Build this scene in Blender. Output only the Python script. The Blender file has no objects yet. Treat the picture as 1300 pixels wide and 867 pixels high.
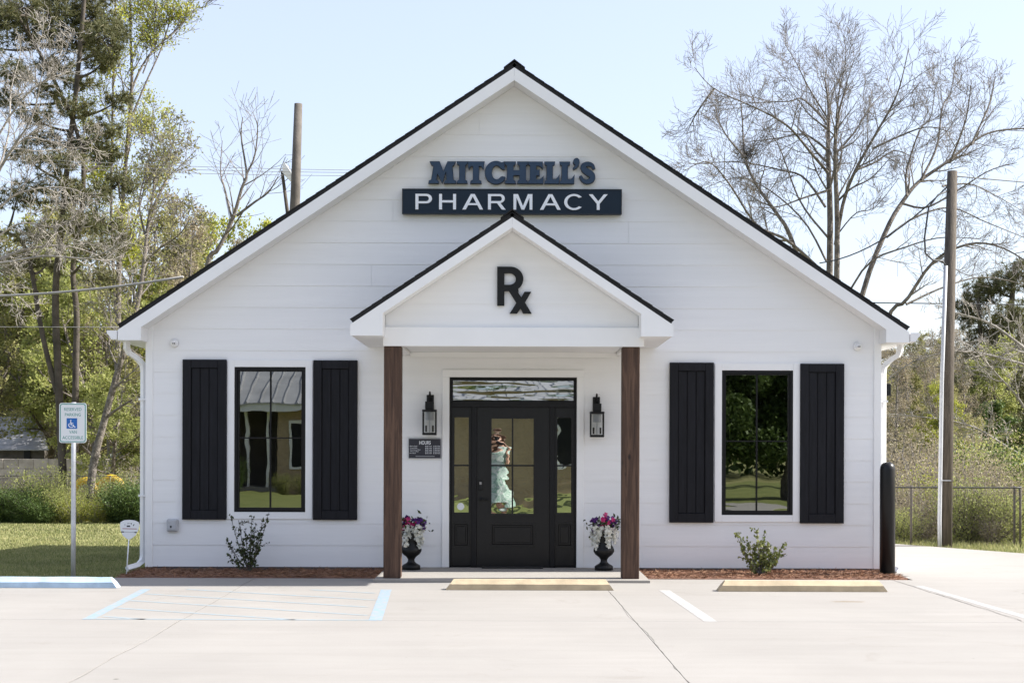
import bpy, bmesh, math, random
import numpy as np
from mathutils import Vector, Matrix
from mathutils.geometry import tessellate_polygon

# ------------------------------------------------------------------ camera, sky, sun, exposure
SC = bpy.context.scene
COL = SC.collection
F, D, CH = 1750.0, 17.15, 1.495          # focal length in photo pixels, camera distance and height
def X(px, Y=0.0): return (px - 650.0) * (D + Y) / F
def Z(py, Y=0.0): return CH - (py - 571.0) * (D + Y) / F
def P(px, py, Y=0.0): return (X(px, Y), Y, Z(py, Y))

cam = bpy.data.cameras.new('camera'); cam_o = bpy.data.objects.new('camera', cam); COL.objects.link(cam_o)
cam.sensor_width = 36.0; cam.lens = F / 1300.0 * 36.0
cam.shift_y = 137.5 / 1300.0
cam.clip_start = 0.05; cam.clip_end = 2000
cam_o.matrix_world = Matrix.Translation((0, -D, CH)) @ Matrix.Rotation(math.radians(90), 4, 'X') @ Matrix.Rotation(math.radians(0.17), 4, 'Z')
SC.camera = cam_o

SUN = Vector((1.22, 0.085, 1.0)).normalized()
elev = math.asin(SUN.z); azim = math.atan2(SUN.x, SUN.y)
world = bpy.data.worlds.new('World'); SC.world = world; world.use_nodes = True
wn = world.node_tree
sky = wn.nodes.new('ShaderNodeTexSky'); sky.sky_type = 'NISHITA'; sky.sun_disc = False
sky.sun_elevation = elev; sky.sun_rotation = azim
sky.air_density = 1.0; sky.dust_density = 2.2; sky.ozone_density = 0.5; sky.altitude = 0
veil = wn.nodes.new('ShaderNodeMix'); veil.data_type = 'RGBA'      # thin even high haze over the whole sky
veil.inputs[0].default_value = 0.66; veil.inputs[7].default_value = (1.47, 1.53, 1.88, 1)
wn.links.new(sky.outputs[0], veil.inputs[6]); wn.links.new(veil.outputs[2], wn.nodes['Background'].inputs[0])
wn.nodes['Background'].inputs[1].default_value = 0.15
sun = bpy.data.lights.new('sun', 'SUN'); sun.energy = 3.7; sun.angle = math.radians(0.53); sun.color = (1.0, 0.965, 0.91)
sun_o = bpy.data.objects.new('sun', sun); COL.objects.link(sun_o); sun_o.location = (20, 5, 20)
sun_o.rotation_euler = SUN.to_track_quat('Z', 'Y').to_euler()
SC.view_settings.view_transform = 'Standard'; SC.view_settings.look = 'None'
SC.view_settings.exposure = 1.6; SC.view_settings.gamma = 1.0
SC.cycles.max_bounces = 8; SC.cycles.diffuse_bounces = 5; SC.cycles.transparent_max_bounces = 10
SC.cycles.caustics_reflective = False; SC.cycles.caustics_refractive = False

# ------------------------------------------------------------------ materials
MATS = {}
def newmat(name):
    m = bpy.data.materials.new(name); m.use_nodes = True
    nt = m.node_tree; b = nt.nodes['Principled BSDF']; MATS[name] = m
    return m, nt, b
def N(nt, t, **kw):
    n = nt.nodes.new(t)
    for k, v in kw.items(): setattr(n, k, v)
    return n
def coords(nt, scale=(1, 1, 1)):
    g = N(nt, 'ShaderNodeNewGeometry'); mp = N(nt, 'ShaderNodeMapping'); mp.inputs['Scale'].default_value = scale
    nt.links.new(g.outputs['Position'], mp.inputs['Vector']); return mp.outputs[0]
def noise(nt, vec, scale, detail=4, rough=0.55, dist=0.0):
    n = N(nt, 'ShaderNodeTexNoise'); n.inputs['Scale'].default_value = scale; n.inputs['Detail'].default_value = detail
    n.inputs['Roughness'].default_value = rough; n.inputs['Distortion'].default_value = dist
    nt.links.new(vec, n.inputs['Vector']); return n.outputs['Fac']
def ramp(nt, fac, stops):
    r = N(nt, 'ShaderNodeValToRGB'); el = r.color_ramp.elements
    while len(el) < len(stops): el.new(0.5)
    for e, (p, c) in zip(el, stops):
        e.position = p; e.color = (*c, 1) if len(c) == 3 else c
    nt.links.new(fac, r.inputs[0]); return r.outputs[0]
def mixc(nt, a, b, fac, mode='MIX'):
    m = N(nt, 'ShaderNodeMix', data_type='RGBA', blend_type=mode)
    for sock, v in ((0, fac), (6, a), (7, b)):
        if isinstance(v, (int, float)): m.inputs[sock].default_value = v
        elif isinstance(v, tuple): m.inputs[sock].default_value = (*v, 1)
        else: nt.links.new(v, m.inputs[sock])
    return m.outputs[2]
def bump(nt, b, h, dist, strength=1.0):
    n = N(nt, 'ShaderNodeBump'); n.inputs['Distance'].default_value = dist; n.inputs['Strength'].default_value = strength
    nt.links.new(h, n.inputs['Height']); nt.links.new(n.outputs[0], b.inputs['Normal'])
def mul(c, k): return tuple(x * k for x in c)
def pm(name, col, rough=0.6, var=0.12, scale=8, bmp=0.0, bscale=60, metal=0.0, stretch=(1, 1, 1), spec=0.5):
    m, nt, b = newmat(name)
    v = coords(nt, stretch); f = noise(nt, v, scale)
    c = ramp(nt, f, [(0.3, mul(col, 1 - var)), (0.7, mul(col, 1 + var))])
    nt.links.new(c, b.inputs['Base Color']); b.inputs['Roughness'].default_value = rough; b.inputs['Metallic'].default_value = metal
    b.inputs['Specular IOR Level'].default_value = spec
    if bmp: bump(nt, b, noise(nt, v, bscale), bmp)
    return m
def leafmat(name, cols, trans=0.35, rough=0.55, clump=0.35):
    m, nt, b = newmat(name)
    g = N(nt, 'ShaderNodeNewGeometry')
    n = len(cols); c = ramp(nt, g.outputs['Random Per Island'], [(i / max(1, n - 1), k) for i, k in enumerate(cols)])
    f = noise(nt, coords(nt), clump, 2)
    c = mixc(nt, c, ramp(nt, f, [(0.3, (0.78, 0.8, 0.76)), (0.7, (1.2, 1.17, 1.1))]), 1.0, 'MULTIPLY')
    nt.links.new(c, b.inputs['Base Color']); b.inputs['Roughness'].default_value = rough; b.inputs['Specular IOR Level'].default_value = 0.25
    t = N(nt, 'ShaderNodeBsdfTranslucent'); nt.links.new(c, t.inputs[0])
    mx = N(nt, 'ShaderNodeMixShader'); mx.inputs[0].default_value = trans
    nt.links.new(b.outputs[0], mx.inputs[1]); nt.links.new(t.outputs[0], mx.inputs[2])
    nt.links.new(mx.outputs[0], nt.nodes['Material Output'].inputs[0]); return m

pm('white_paint', (0.80, 0.80, 0.80), 0.45, 0.02, 3, 0.0006, 90)
pm('siding_paint', (0.79, 0.79, 0.795), 0.5, 0.025, 2.2, 0.0012, 30, stretch=(0.25, 1, 6))
pm('gutter_metal', (0.78, 0.78, 0.79), 0.35, 0.03, 4)
pm('black_frame', (0.006, 0.006, 0.007), 0.45, 0.15, 6, spec=0.25)
pm('door_black', (0.0065, 0.0065, 0.0075), 0.36, 0.15, 5, 0.0004, 40, stretch=(4, 4, 0.6), spec=0.33)
pm('shutter_paint', (0.0095, 0.0098, 0.0128), 0.6, 0.3, 5, 0.0007, 30, stretch=(8, 8, 0.7), spec=0.2)
pm('shingle', (0.011, 0.011, 0.012), 0.9, 0.5, 7, 0.004, 90)
pm('sign_panel', (0.0035, 0.0135, 0.028), 0.4, 0.12, 3, spec=0.3)
pm('sign_blue', (0.024, 0.049, 0.092), 0.45, 0.12, 6, spec=0.35)
pm('sign_side', (0.004, 0.009, 0.017), 0.5, 0.1, 6)
pm('letter_white', (0.80, 0.82, 0.86), 0.4, 0.03, 4)
pm('iron', (0.006, 0.0065, 0.007), 0.5, 0.25, 20, 0.0006, 60, spec=0.3)
pm('bollard_plastic', (0.007, 0.007, 0.008), 0.38, 0.2, 6, spec=0.3)
pm('galvanized', (0.55, 0.56, 0.58), 0.45, 0.1, 12, 0.0004, 60, metal=0.25)
pm('grey_plastic', (0.42, 0.43, 0.45), 0.5, 0.06, 8)
pm('pole_wood', (0.092, 0.075, 0.058), 0.9, 0.35, 6, 0.01, 25, stretch=(6, 6, 0.5))
pm('bark_grey', (0.165, 0.143, 0.124), 0.95, 0.55, 7, 0.05, 22)
pm('bark_pale', (0.29, 0.265, 0.235), 0.95, 0.3, 3, 0.02, 18)
pm('bark_dark', (0.075, 0.062, 0.05), 0.95, 0.4, 3, 0.02, 14)
pm('bark_brown', (0.185, 0.165, 0.15), 0.95, 0.35, 2, 0.01, 18)
pm('curb_yellow', (0.45, 0.365, 0.24), 0.8, 0.2, 5, 0.003, 70)
pm('curb_blue', (0.42, 0.55, 0.68), 0.75, 0.2, 5, 0.003, 70)
pm('crack_dirt', (0.07, 0.062, 0.055), 0.95, 0.3, 9)
pm('rubber', (0.012, 0.012, 0.012), 0.9, 0.2, 40, 0.003, 90)
pm('foundation', (0.09, 0.09, 0.095), 0.9, 0.2, 12)
pm('interior', (0.20, 0.19, 0.18), 0.8, 0.05, 2)
pm('wire', (0.03, 0.03, 0.03), 0.6, 0.1, 5)
pm('wire_grey', (0.26, 0.25, 0.24), 0.6, 0.1, 5)
pm('red_print', (0.30, 0.02, 0.03), 0.5, 0.05, 5)
pm('dark_print', (0.02, 0.02, 0.03), 0.5, 0.05, 5)
pm('candle', (0.7, 0.66, 0.55), 0.6, 0.05, 5)
pm('yellow_plastic', (0.62, 0.40, 0.03), 0.45, 0.1, 3)
pm('block_wall', (0.40, 0.35, 0.31), 0.95, 0.25, 2.5, 0.01, 15)
pm('tin_roof', (0.36, 0.36, 0.37), 0.45, 0.2, 1.5, 0.004, 6, metal=0.2)
pm('old_wood', (0.105, 0.092, 0.08), 0.95, 0.3, 3, 0.006, 20)
pm('skin', (0.55, 0.33, 0.24), 0.5, 0.05, 9)
pm('hair', (0.10, 0.05, 0.025), 0.5, 0.3, 30, 0.003, 60, stretch=(6, 6, 0.5))
pm('sign_green', (0.04, 0.26, 0.22), 0.5, 0.05, 5)
pm('sign_face', (0.72, 0.74, 0.75), 0.4, 0.03, 5)
pm('sign_handicap', (0.01, 0.12, 0.42), 0.45, 0.03, 5)
pm('pine_straw', (0.17, 0.085, 0.055), 0.95, 0.4, 5, 0.01, 60)
leafmat('straw_bits', [(0.10, 0.05, 0.033), (0.21, 0.11, 0.068), (0.34, 0.20, 0.13), (0.15, 0.075, 0.047)], 0.1, 0.8, 2.0)
leafmat('grass_blade', [(0.12, 0.155, 0.05), (0.26, 0.27, 0.11), (0.38, 0.36, 0.19), (0.19, 0.215, 0.08)], 0.35, 0.6, 0.6)
leafmat('leaf_spring', [(0.23, 0.265, 0.085), (0.31, 0.345, 0.11), (0.39, 0.40, 0.15), (0.28, 0.295, 0.115)], 0.5)
leafmat('leaf_yellow', [(0.345, 0.380, 0.057), (0.437, 0.437, 0.081), (0.253, 0.310, 0.057), (0.460, 0.414, 0.103)], 0.45)
leafmat('leaf_olive', [(0.27, 0.275, 0.10), (0.36, 0.335, 0.15), (0.23, 0.24, 0.09), (0.40, 0.36, 0.18)], 0.5)
leafmat('leaf_dark', [(0.045, 0.075, 0.022), (0.075, 0.120, 0.030), (0.120, 0.173, 0.045), (0.060, 0.098, 0.030)], 0.25)
leafmat('leaf_brown', [(0.27, 0.225, 0.165), (0.36, 0.305, 0.225), (0.24, 0.20, 0.14), (0.33, 0.30, 0.19)], 0.35)
leafmat('needles', [(0.075, 0.092, 0.04), (0.12, 0.125, 0.058), (0.175, 0.16, 0.082), (0.10, 0.11, 0.05)], 0.25)
leafmat('leaf_shrub', [(0.02, 0.035, 0.012), (0.04, 0.055, 0.015), (0.07, 0.09, 0.03), (0.03, 0.045, 0.015)], 0.2, 0.3, 3.0)
leafmat('leaf_gloss', [(0.10, 0.135, 0.04), (0.18, 0.21, 0.065), (0.26, 0.27, 0.11), (0.075, 0.10, 0.03)], 0.25, 0.25, 3.0)
leafmat('petal_white', [(0.75, 0.75, 0.72), (0.85, 0.85, 0.85)], 0.3, 0.6, 3)
leafmat('petal_magenta', [(0.45, 0.015, 0.13), (0.62, 0.05, 0.22), (0.34, 0.02, 0.14)], 0.3, 0.6, 3)
leafmat('petal_purple', [(0.06, 0.015, 0.13), (0.12, 0.03, 0.22), (0.03, 0.01, 0.07)], 0.3, 0.6, 3)

def concrete(name, col):
    m, nt, b = newmat(name)
    v = coords(nt)
    c = ramp(nt, noise(nt, v, 0.55, 6, 0.6, 0.4), [(0.28, mul(col, 0.90)), (0.72, mul(col, 1.05))])
    st = ramp(nt, noise(nt, coords(nt, (0.22, 2.6, 1)), 1.6, 5, 0.6, 0.6), [(0.35, (0.95, 0.945, 0.94)), (0.62, (1.01, 1.01, 1.01))])
    c = mixc(nt, c, st, 0.9, 'MULTIPLY')
    sp = ramp(nt, noise(nt, v, 130, 2, 0.7), [(0.33, (0.86, 0.85, 0.84)), (0.48, (1, 1, 1))])
    c = mixc(nt, c, sp, 0.7, 'MULTIPLY')
    vo = N(nt, 'ShaderNodeTexVoronoi'); vo.inputs['Scale'].default_value = 0.8; nt.links.new(v, vo.inputs['Vector'])
    spot = ramp(nt, vo.outputs['Distance'], [(0.008, (0.25, 0.23, 0.21)), (0.02, (1, 1, 1))])
    c = mixc(nt, c, spot, 0.85, 'MULTIPLY')
    v2 = N(nt, 'ShaderNodeTexVoronoi'); v2.inputs['Scale'].default_value = 2.3; nt.links.new(v, v2.inputs['Vector'])
    c = mixc(nt, c, ramp(nt, v2.outputs['Distance'], [(0.012, (0.45, 0.42, 0.4)), (0.024, (1, 1, 1))]), 0.8, 'MULTIPLY')
    bl = ramp(nt, noise(nt, v, 0.9, 5, 0.75, 1.5), [(0.60, (1, 1, 1)), (0.70, (0.93, 0.915, 0.90)), (0.78, (0.86, 0.84, 0.81))])
    c = mixc(nt, c, bl, 1.0, 'MULTIPLY')
    # old leak stain in the right stall
    sv = N(nt, 'ShaderNodeMapping'); sv.vector_type = 'POINT'; sv.inputs['Scale'].default_value = (2.6, 6.5, 0); sv.inputs['Location'].default_value = (-3.32 * 2.6, 3.45 * 6.5, 0)
    nt.links.new(v, sv.inputs['Vector']); ln_ = N(nt, 'ShaderNodeVectorMath', operation='LENGTH'); nt.links.new(sv.outputs[0], ln_.inputs[0])
    ad = N(nt, 'ShaderNodeMath', operation='ADD'); nt.links.new(ln_.outputs['Value'], ad.inputs[0]); nt.links.new(noise(nt, v, 5, 4, 0.7), ad.inputs[1])
    c = mixc(nt, c, ramp(nt, ad.outputs[0], [(0.75, (0.76, 0.66, 0.53)), (1.25, (1, 1, 1))]), 0.85, 'MULTIPLY')
    nt.links.new(c, b.inputs['Base Color']); b.inputs['Roughness'].default_value = 0.88; b.inputs['Specular IOR Level'].default_value = 0.3
    bump(nt, b, noise(nt, coords(nt, (1, 5, 1)), 60, 3), 0.003, 0.6)
    return m
concrete('concrete', (0.293, 0.278, 0.257))
concrete('concrete_walk', (0.302, 0.284, 0.258))

def paintmat(name, col, wear):
    m, nt, b = newmat(name); v = coords(nt)
    f = noise(nt, v, 14, 6, 0.7)
    c = mixc(nt, col, (0.30, 0.28, 0.253), ramp(nt, f, [(wear - 0.12, (0, 0, 0)), (wear + 0.12, (1, 1, 1))]))
    nt.links.new(c, b.inputs['Base Color']); b.inputs['Roughness'].default_value = 0.8; return m
paintmat('paint_white', (0.37, 0.37, 0.365), 0.53)
paintmat('paint_blue', (0.20, 0.29, 0.365), 0.54)
paintmat('paint_blue_faded', (0.23, 0.29, 0.325), 0.56)

def postwood():
    m, nt, b = newmat('post_wood')
    v = coords(nt, (7, 7, 0.45)); f = noise(nt, v, 3.2, 6, 0.65, 0.8)
    c = ramp(nt, f, [(0.28, (0.026, 0.012, 0.0075)), (0.5, (0.066, 0.034, 0.020)), (0.74, (0.145, 0.082, 0.051))])
    vo = N(nt, 'ShaderNodeTexVoronoi'); vo.inputs['Scale'].default_value = 3.0; nt.links.new(coords(nt, (1.6, 1.6, 0.8)), vo.inputs['Vector'])
    c = mixc(nt, c, ramp(nt, vo.outputs['Distance'], [(0.06, (0.2, 0.17, 0.15)), (0.12, (1, 1, 1))]), 1.0, 'MULTIPLY')
    nt.links.new(c, b.inputs['Base Color']); b.inputs['Roughness'].default_value = 0.75; bump(nt, b, f, 0.012)
postwood()

def lawnmat():
    m, nt, b = newmat('lawn'); v = coords(nt)
    f = noise(nt, v, 0.5, 6, 0.65); f2 = noise(nt, v, 9, 5, 0.7)
    c = ramp(nt, f, [(0.3, (0.17, 0.18, 0.07)), (0.5, (0.25, 0.245, 0.11)), (0.72, (0.33, 0.30, 0.16))])
    c = mixc(nt, c, ramp(nt, f2, [(0.3, (0.6, 0.65, 0.55)), (0.7, (1.2, 1.15, 1.1))]), 1.0, 'MULTIPLY')
    nt.links.new(c, b.inputs['Base Color']); b.inputs['Roughness'].default_value = 0.95; b.inputs['Specular IOR Level'].default_value = 0.1
    bump(nt, b, noise(nt, v, 45, 4, 0.7), 0.03)
lawnmat()
def brickmat():
    m, nt, b = newmat('tan_brick')
    g = N(nt, 'ShaderNodeNewGeometry'); mp = N(nt, 'ShaderNodeMapping'); mp.inputs['Rotation'].default_value = (math.radians(90), 0, 0)
    nt.links.new(g.outputs['Position'], mp.inputs['Vector'])
    br = N(nt, 'ShaderNodeTexBrick'); br.inputs['Scale'].default_value = 4.5
    br.inputs['Color1'].default_value = (0.46, 0.35, 0.22, 1); br.inputs['Color2'].default_value = (0.36, 0.26, 0.16, 1); br.inputs['Mortar'].default_value = (0.4, 0.33, 0.24, 1)
    nt.links.new(mp.outputs[0], br.inputs['Vector']); nt.links.new(br.outputs['Color'], b.inputs['Base Color']); b.inputs['Roughness'].default_value = 0.9
brickmat()
def dressmat():
    m, nt, b = newmat('dress_cloth'); v = coords(nt)
    c = ramp(nt, noise(nt, v, 16, 3, 0.7), [(0.38, (0.16, 0.29, 0.22)), (0.5, (0.36, 0.46, 0.40)), (0.6, (0.54, 0.58, 0.55))])
    nt.links.new(c, b.inputs['Base Color']); b.inputs['Roughness'].default_value = 0.8
dressmat()
def glassmat(name, amp, scale, refl, tint, stretch=(1, 1, 1)):
    m, nt, b = newmat(name); nt.nodes.remove(b)
    gl = N(nt, 'ShaderNodeBsdfGlossy'); gl.inputs['Color'].default_value = (0.93, 0.97, 0.95, 1); gl.inputs['Roughness'].default_value = 0.0
    tr = N(nt, 'ShaderNodeBsdfTransparent'); tr.inputs['Color'].default_value = (*tint, 1)
    if amp:
        bp = N(nt, 'ShaderNodeBump'); bp.inputs['Distance'].default_value = amp
        nt.links.new(noise(nt, coords(nt, stretch), scale, 1.5, 0.45), bp.inputs['Height']); nt.links.new(bp.outputs[0], gl.inputs['Normal'])
    lw = N(nt, 'ShaderNodeFresnel'); lw.inputs['IOR'].default_value = 1.5
    mr = N(nt, 'ShaderNodeMapRange'); mr.inputs['From Min'].default_value = 0.04; mr.inputs['To Min'].default_value = refl; mr.inputs['To Max'].default_value = 1.0
    nt.links.new(lw.outputs[0], mr.inputs[0])
    mx = N(nt, 'ShaderNodeMixShader'); nt.links.new(mr.outputs[0], mx.inputs[0])
    nt.links.new(tr.outputs[0], mx.inputs[1]); nt.links.new(gl.outputs[0], mx.inputs[2])
    nt.links.new(mx.outputs[0], nt.nodes['Material Output'].inputs[0]); return m
glassmat('glass_window', 0.0007, 2.2, 0.25, (0.22, 0.24, 0.23))
glassmat('glass_door', 0.0010, 3.4, 0.44, (0.22, 0.24, 0.23), (1, 1, 1.6))
glassmat('glass_transom', 0.006, 2.4, 0.42, (0.30, 0.33, 0.32), (0.5, 1, 3.4))
glassmat('glass_lantern', 0.0, 1, 0.05, (0.97, 0.98, 0.98))

# ------------------------------------------------------------------ builders
def wloc(o):
    v = Vector((0, 0, 0))
    while o is not None: v = v + o.location; o = o.parent
    return v
def mk(name, mesh, mat=None, parent=None, loc=None, smooth=False):
    """mesh is in world coordinates; the object's origin goes to loc (or the parent's origin)."""
    base = wloc(parent) if parent is not None else Vector((0, 0, 0))
    o = bpy.data.objects.new(name, mesh)
    w = Vector(loc) if loc is not None else base
    if w.length > 0: mesh.transform(Matrix.Translation(-w))
    if mat: mesh.materials.append(MATS[mat])
    if smooth: mesh.polygons.foreach_set('use_smooth', [True] * len(mesh.polygons))
    COL.objects.link(o); o.parent = parent; o.location = w - base
    return o
def tag(o, label=None, cat=None, group=None, kind=None):
    if label: o['label'] = label
    if cat: o['category'] = cat
    if group: o['group'] = group
    if kind: o['kind'] = kind
    return o
def empty(name, loc, label=None, cat=None, group=None, kind=None):
    o = bpy.data.objects.new(name, None); COL.objects.link(o); o.location = loc; o.empty_display_size = 0.2
    return tag(o, label, cat, group, kind)
def me_py(verts, faces, name='m'):
    m = bpy.data.meshes.new(name); m.from_pydata([tuple(v) for v in verts], [], faces); m.update(); return m
def me_np(V, Q, name='m', smooth=False):
    """V (n,3) float, Q (m,k) int"""
    m = bpy.data.meshes.new(name); V = np.asarray(V, np.float32); Q = np.asarray(Q, np.int32); n, k = Q.shape
    m.vertices.add(len(V)); m.vertices.foreach_set('co', V.ravel())
    m.loops.add(n * k); m.loops.foreach_set('vertex_index', Q.ravel())
    m.polygons.add(n); m.polygons.foreach_set('loop_start', np.arange(0, n * k, k, dtype=np.int32))
    if smooth: m.polygons.foreach_set('use_smooth', np.ones(n, bool))
    m.update(calc_edges=True); m.validate(); return m
def bm_me(bm):
    m = bpy.data.meshes.new('m'); bmesh.ops.recalc_face_normals(bm, faces=bm.faces); bm.to_mesh(m); bm.free(); return m
def box_bm(x0, x1, y0, y1, z0, z1, bev=0.0):
    bm = bmesh.new(); bmesh.ops.create_cube(bm, size=1)
    for v in bm.verts: v.co = ((x0 + x1) / 2 + v.co.x * (x1 - x0), (y0 + y1) / 2 + v.co.y * (y1 - y0), (z0 + z1) / 2 + v.co.z * (z1 - z0))
    if bev: bmesh.ops.bevel(bm, geom=bm.edges[:], offset=bev, segments=1, affect='EDGES')
    return bm
def box(name, x0, x1, y0, y1, z0, z1, mat, parent=None, bev=0.0, loc=None):
    if x0 > x1: x0, x1 = x1, x0
    if y0 > y1: y0, y1 = y1, y0
    if z0 > z1: z0, z1 = z1, z0
    return mk(name, bm_me(box_bm(x0, x1, y0, y1, z0, z1, bev)), mat, parent, loc)
def prism_me(poly, y0, y1, holes=(), yfun=None):
    """poly in (x,z), extruded in y; front at y0"""
    loops = [[Vector((x, z, 0)) for x, z in poly]] + [[Vector((x, z, 0)) for x, z in h] for h in holes]
    flat = [p for l in loops for p in l]
    tris = tessellate_polygon(loops)
    n = len(flat)
    fr = [(p.x, y0 if yfun is None else yfun(p.y), p.y) for p in flat]; bk = [(p.x, y1, p.y) for p in flat]
    faces = [tuple(t) for t in tris] + [tuple(i + n for i in reversed(t)) for t in tris]
    off = 0
    for l in loops:
        k = len(l)
        for i in range(k):
            a, b_ = off + i, off + (i + 1) % k; faces.append((a, b_, b_ + n, a + n))
        off += k
    m = me_py(fr + bk, faces)
    bm = bmesh.new(); bm.from_mesh(m); bmesh.ops.recalc_face_normals(bm, faces=bm.faces); bm.to_mesh(m); bm.free(); return m
def prism(name, poly, y0, y1, mat, parent=None, holes=(), loc=None): return mk(name, prism_me(poly, y0, y1, holes), mat, parent, loc)
def slab_poly(name, poly, z0, z1, mat, parent=None, bev=0.0):
    """poly in (x,y), extruded in z"""
    bm = bmesh.new(); vs = [bm.verts.new((x, y, z1)) for x, y in poly]; f = bm.faces.new(vs)
    r = bmesh.ops.extrude_face_region(bm, geom=[f])
    for v in [g for g in r['geom'] if isinstance(g, bmesh.types.BMVert)]: v.co.z = z0
    bmesh.ops.recalc_face_normals(bm, faces=bm.faces)
    if bev: bmesh.ops.bevel(bm, geom=[e for e in bm.edges if abs(e.verts[0].co.z - z1) < 1e-6 and abs(e.verts[1].co.z - z1) < 1e-6], offset=bev, segments=1, affect='EDGES')
    return mk(name, bm_me(bm), mat, parent)
def lathe_me(prof, c=(0, 0, 0), seg=24):
    V, Fc = [], []
    for r, z in prof:
        for k in range(seg):
            a = 2 * math.pi * k / seg; V.append((c[0] + r * math.cos(a), c[1] + r * math.sin(a), c[2] + z))
    for i in range(len(prof) - 1):
        for k in range(seg):
            a, b_ = i * seg + k, i * seg + (k + 1) % seg; Fc.append((a, b_, b_ + seg, a + seg))
    Fc.append(tuple(reversed(range(seg)))); Fc.append(tuple(range((len(prof) - 1) * seg, len(prof) * seg)))
    return me_py(V, Fc)
class Tubes:
    def __init__(s): s.g = {}; s.tips = []
    def add(s, pts, radii, k=5):
        s.g.setdefault((len(pts), k), []).append((np.asarray(pts, float), np.asarray(radii, float)))
    def arrays(s):
        Vs, Qs, off = [], [], 0
        for (n, k), lst in s.g.items():
            p = np.stack([a for a, _ in lst]); r = np.stack([b for _, b in lst]); m = len(lst)
            t = np.gradient(p, axis=1); t /= np.linalg.norm(t, axis=2, keepdims=True) + 1e-9
            mean = p[:, -1] - p[:, 0]; ref = np.where(np.abs(mean[:, 2:3]) > 0.8 * np.linalg.norm(mean, axis=1, keepdims=True), [[1., 0.1, 0]], [[0.05, 0.1, 1.]])[:, None, :]
            u = np.cross(t, ref); u /= np.linalg.norm(u, axis=2, keepdims=True) + 1e-9; w = np.cross(t, u)
            a = np.arange(k) * 2 * np.pi / k
            ring = p[:, :, None, :] + r[:, :, None, None] * (np.cos(a)[None, None, :, None] * u[:, :, None, :] + np.sin(a)[None, None, :, None] * w[:, :, None, :])
            V = ring.reshape(-1, 3); idx = np.arange(m * n * k).reshape(m, n, k)
            A = idx[:, :-1, :]; B = np.roll(A, -1, axis=2); C = idx[:, 1:, :]; Dq = np.roll(C, -1, axis=2)
            Qs.append(np.stack([A, B, Dq, C], -1).reshape(-1, 4) + off); Vs.append(V); off += len(V)
        return np.concatenate(Vs), np.concatenate(Qs)
    def mesh(s, smooth=True): return me_np(*s.arrays(), smooth=smooth)
def tube(name, pts, r, mat, parent=None, k=8, loc=None):
    T = Tubes(); rr = r if hasattr(r, '__len__') else [r] * len(pts); T.add(pts, rr, k); V, Q = T.arrays()
    n = len(pts); caps = [list(reversed(range(k))), list(range((n - 1) * k, n * k))]
    return mk(name, me_py(V.tolist(), Q.tolist() + caps), mat, parent, loc, smooth=True)
def leaf_arrays(c, size, rng, aspect=0.5, flat=0.0, jitter=0.35):
    n = len(c); u = rng.normal(size=(n, 3)); u[:, 2] *= (1 - flat); u /= np.linalg.norm(u, axis=1, keepdims=True)
    v = np.cross(u, rng.normal(size=(n, 3))); v /= np.linalg.norm(v, axis=1, keepdims=True) + 1e-9
    s = (size * (1 + jitter * rng.uniform(-1, 1, n)))[:, None]
    V = np.stack([c - u * s * 0.5, c + v * s * 0.5 * aspect, c + u * s * 0.5, c - v * s * 0.5 * aspect], 1).reshape(-1, 3)
    return V, np.arange(n * 4).reshape(n, 4)
def leaves_me(c, size, rng, **kw): return me_np(*leaf_arrays(np.asarray(c), size, rng, **kw))
def clip(poly, a, b, c):
    """keep a*x+b*z<=c"""
    out = []
    for i in range(len(poly)):
        p, q = poly[i], poly[(i + 1) % len(poly)]; fp, fq = a * p[0] + b * p[1] - c, a * q[0] + b * q[1] - c
        if fp <= 0: out.append(p)
        if (fp < 0 < fq) or (fq < 0 < fp):
            t = fp / (fp - fq); out.append((p[0] + t * (q[0] - p[0]), p[1] + t * (q[1] - p[1])))
    return out
def area(p): return 0.5 * abs(sum(p[i][0] * p[(i + 1) % len(p)][1] - p[(i + 1) % len(p)][0] * p[i][1] for i in range(len(p))))

# ------------------------------------------------------------------ ground
random.seed(4); RNG = np.random.default_rng(11)
def zg(x, y):
    z = -0.06
    if x < -4.0 and y > -0.5: z -= 0.030 * min(y + 0.5, 60) * min(1.0, (-4.0 - x) / 0.8)
    if x > 0 and y > 6: z -= 0.012 * min(y - 6, 40)
    return z
xs = sorted(set([-600, -200, -100, -60, -40, -30, -25, -20, -16, -13, -11, -9.5, -8.5, -7.5, -6.5, -5.8, -5.2, -4.8, -4.4, -4, -2, 0, 2, 4, 6, 8, 10, 13, 16, 20, 25, 30, 40, 60, 100, 200, 600]))
ys = sorted(set([-600, -200, -100, -60, -45, -35, -30, -26, -22, -18, -14, -10, -6, -3, -1.3, -0.9, -0.5, 0, 1, 2, 4, 6, 8, 10, 12, 15, 18, 22, 26, 30, 35, 40, 50, 60, 80, 120, 200, 600, 1200]))
gv = [(x, y, zg(x, y)) for y in ys for x in xs]; nx = len(xs)
gf = [(j * nx + i, j * nx + i + 1, (j + 1) * nx + i + 1, (j + 1) * nx + i) for j in range(len(ys) - 1) for i in range(nx - 1)]
tag(mk('ground', me_py(gv, gf), 'lawn', smooth=True), kind='structure')

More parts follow.
